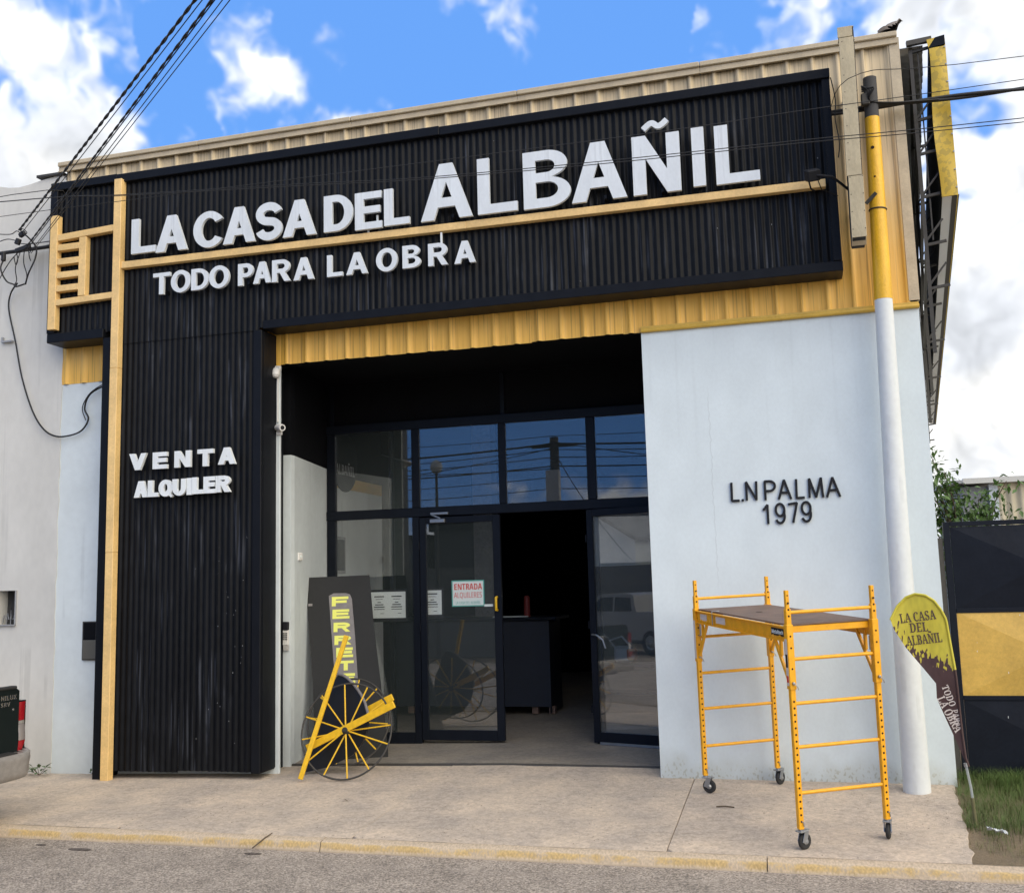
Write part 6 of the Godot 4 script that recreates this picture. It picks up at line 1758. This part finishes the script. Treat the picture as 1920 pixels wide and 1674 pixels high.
func build_plants() -> void:
	var rng := RandomNumberGenerator.new()
	rng.seed = 33
	var nz := fnl(61, 1.4, 3)
	var bm := blade_mesh()
	var xs := []
	var cs := []
	for i in 42000:
		var x := rng.randf_range(8.28, 12.5)
		var z := rng.randf_range(-0.35, 2.30)
		var edge := 8.46 - 0.078 * z
		if x < edge - 0.02 + 0.06 * nz.get_noise_2d(z * 4.0, 0): continue
		var dens := 0.95 + 0.9 * nz.get_noise_2d(x * 1.3, z * 1.3) - 0.55 * ss(1.3, 2.1, z) - 0.35 * ss(0.25, 0.0, x - edge)
		if rng.randf() > dens: continue
		var h := rng.randf_range(0.06, 0.15) * (1.0 - 0.5 * ss(1.2, 2.2, z)) * (1.5 if z < 0.1 else 1.0)
		var y := -0.0566 * maxf(z, -0.6) - 0.02 + 0.03 * 0
		xs.append(Transform3D(Basis(Vector3.UP, rng.randf() * TAU).scaled(Vector3(h * 1.1, h, h * 1.1)), Vector3(x, y - 0.012, z)))
		var dry := rng.randf() * 0.5 + 0.5 * ss(1.2, 2.1, z)
		cs.append(Color(0.085, 0.165, 0.032).lerp(Color(0.30, 0.27, 0.13), pow(dry, 1.4)) * rng.randf_range(0.75, 1.25))
	var g := multi("grass", bm, xs, cs, M.grass, self)
	tag(g, "patchy green grass of the verge before the yard gate", "grass")
	# little weeds along the kerb joint and the wall foot
	xs = []; cs = []
	for i in 900:
		var x := rng.randf_range(-3.0, 4.0)
		if rng.randf() > 0.65 - 0.17 * x + 0.8 * nz.get_noise_2d(x * 3.0, 9.0): continue
		var h := rng.randf_range(0.015, 0.045)
		xs.append(Transform3D(Basis(Vector3.UP, rng.randf() * TAU).scaled(Vector3(h * 1.4, h, h * 1.4)), Vector3(x, -0.139, 2.318 + rng.randf_range(-0.018, 0.012))))
		cs.append(Color(0.07, 0.10, 0.03).lerp(Color(0.16, 0.12, 0.06), rng.randf()))
	g = multi("kerb_weeds", bm, xs, cs, M.grass, self)
	tag(g, "low weeds growing in the joint behind the left kerb", "weeds")
	# broad-leaved weed at the foot of the walls
	for q in [[-1.62, 0.10, 0.30, 26, "leafy weed at the foot of the wall joint left of the white wall"], [-0.95, 0.03, 0.10, 8, "tiny weed at the foot of the white wall beside the sign column"]]:
		var w := thing("wall_weed", q[4], "weed", Vector3(q[0], gy(q[0], q[1]), q[1]))
		var lv := leaf_mesh(0.11, 0.022)
		for i in q[3]:
			var a := rng.randf() * TAU
			var st: Vector3 = Vector3(cos(a), rng.randf_range(0.25, 1.1), absf(sin(a)) * 0.8).normalized() * q[2] * rng.randf_range(0.3, 0.9)
			var o := MeshInstance3D.new()
			o.mesh = lv; o.material_override = M.weed if M.has("weed") else weed_mat()
			o.name = "leaf" if i == 0 else "leaf_%03d" % i
			var zf := Vector3(st.x, 0.05, st.z).normalized()
			o.transform = Transform3D(Basis(Vector3.UP.cross(zf).normalized(), Vector3.UP, zf).rotated(zf.cross(Vector3.UP).normalized(), rng.randf_range(-0.4, 0.5)).scaled(Vector3.ONE * rng.randf_range(0.6, 1.15) * (q[2] / 0.30 if q[2] > 0.2 else 0.55)), st * 0.6)
			w.add_child(o, true)
			if i % 4 == 0: part("stem", MB.new().tube([Vector3.ZERO, st * 0.6], 0.003, 4), M.bark, w)
	# young tree behind the gate
	var t := thing("yard_tree", "sparse young tree rising behind the yard gate", "tree", Vector3(9.62, -0.2, -7.0))
	var m := MB.new()
	m.tube([Vector3(0.1, 0, 0), Vector3(0.05, 1.5, 0), Vector3(-0.02, 2.6, 0.05), Vector3(-0.25, 3.5, 0)], [0.07, 0.055, 0.04, 0.01], 8)
	xs = []; cs = []
	var tips := [[-0.32, 4.05, 0.0, 0.25], [-0.15, 3.75, 0.1, 0.3], [-0.4, 3.5, 0.1, 0.3], [0.05, 3.45, -0.1, 0.3], [-0.2, 3.2, 0.2, 0.38], [0.35, 3.3, 0.0, 0.28], [0.75, 3.55, 0.1, 0.22], [0.55, 3.15, 0.1, 0.35], [-0.5, 3.1, 0.0, 0.35], [0.2, 2.9, 0.2, 0.45], [0.85, 2.85, 0.0, 0.4], [-0.4, 2.7, 0.1, 0.45], [0.5, 2.55, 0.0, 0.5], [-0.1, 2.4, 0.1, 0.5], [1.0, 2.4, 0.1, 0.45]]
	for q in tips:
		var tip := Vector3(q[0], q[1], q[2])
		var base := Vector3(-0.02, clampf(q[1] - 0.9, 1.4, 2.9), 0.0)
		m.tube(smooth([base, base.lerp(tip, 0.5) + Vector3(0.05, -0.08, 0), tip], 4), [0.022, 0.02, 0.018, 0.016, 0.013, 0.011, 0.009, 0.007, 0.005], 5)
		for i in int(420 * q[3]):
			var f := rng.randf()
			var p: Vector3 = base.lerp(tip, 0.45 + 0.6 * f) + Vector3(rng.randfn(), rng.randfn() * 0.8, rng.randfn()) * q[3] * 0.42
			var sc := rng.randf_range(0.7, 1.3)
			xs.append(Transform3D(Basis.from_euler(Vector3(rng.randf_range(-0.2, 1.2), rng.randf() * TAU, rng.randf_range(-0.6, 0.6))).scaled(Vector3.ONE * sc), p))
			cs.append(Color(1, 1, 1) * rng.randf_range(0.55, 1.35))
	part("trunk", m, M.bark, t)
	multi("crown", leaf_mesh(0.12, 0.026), xs, cs, M.leaf, t)
func weed_mat() -> Material:
	M.weed = mat(lin(0.10, 0.16, 0.07), 0.6)
	return M.weed

func build_litter() -> void:
	var l := thing("litter_paper", "crumpled white paper scrap lying on the grass strip", "paper", Vector3(8.53, -0.075, 1.62))
	var nz := fnl(71, 9.0, 3)
	l.rotation.y = -0.5
	part("scrap", MB.new().grid(10, 6, func(s: float, v: float) -> Vector3: return Vector3(lerpf(-0.075, 0.075, s), 0.03 + 0.035 * nz.get_noise_2d(s, v) + 0.03 * (1.0 - s) * v, lerpf(-0.03, 0.03, v) * (1.2 - s * 0.9))), M.pole_white, l)
	l = thing("dry_stick", "thin brown dry stick leaning on the yellow kerb", "stick", Vector3(2.62, -0.135, 2.42))
	part("stem", MB.new().tube([Vector3(-0.07, -0.055, 0.09), Vector3(0.0, 0.01, 0.0), Vector3(0.03, 0.035, -0.07)], [0.006, 0.007, 0.004], 6), M.bark, l)
	l = thing("dry_twig", "short brown twig lying on the pavement left of the scaffold", "twig", Vector3(6.40, gy(6.40, 1.02) + 0.010, 1.02))
	part("stem", MB.new().tube([Vector3(-0.08, 0, 0.0), Vector3(0.0, 0.004, -0.005), Vector3(0.08, 0, 0.01)], 0.006, 6), M.bark, l)
	l = thing("dry_leaf", "curled brown leaf lying on the pavement before the entrance", "leaf", Vector3(2.78, gy(2.78, 1.15) + 0.006, 1.15))
	part("blade", MB.new().grid(4, 3, func(s: float, v: float) -> Vector3: return Vector3(lerpf(-0.03, 0.03, s), 0.012 * sin(s * PI), lerpf(-0.012, 0.012, v) * sin(PI * clampf(s, 0.1, 0.9)))), M.bark, l)
	var rng := RandomNumberGenerator.new()
	rng.seed = 44
	var pm := MB.new().lathe(Vector3(0, -0.4, 0), Vector3.UP, [[0, 0], [0.1, 0.7], [0.5, 1.0], [0.8, 0.6], [0.9, 0]], 6).done()
	var xs := []
	var cs := []
	for i in 1500:
		var on_road := rng.randf() < 0.30
		var x := rng.randf_range(-1.5, 9.5)
		var z := rng.randf_range(2.47, 2.9) if on_road else rng.randf_range(0.05, 2.3)
		if not on_road and x > 8.25: continue
		if not on_road and rng.randf() > 0.35 + 0.6 * ss(1.4, 2.3, z): continue
		var s := rng.randf_range(0.002, 0.006)
		xs.append(Transform3D(Basis(Vector3.UP, rng.randf() * TAU).scaled(Vector3(s, s * 0.7, s * 1.2)), Vector3(x, (-0.208 + 0.06 * sin(PI * (z - 2.4) / 11.0)) if on_road else gy(x, z) + 0.002, z)))
		cs.append(Color(0.30, 0.24, 0.19) * rng.randf_range(0.4, 1.2))
	var g := multi("gravel", pm, xs, cs, M.grass, self)
	tag(g, "scattered grit and crumbs on the pavement and gutter", "gravel")
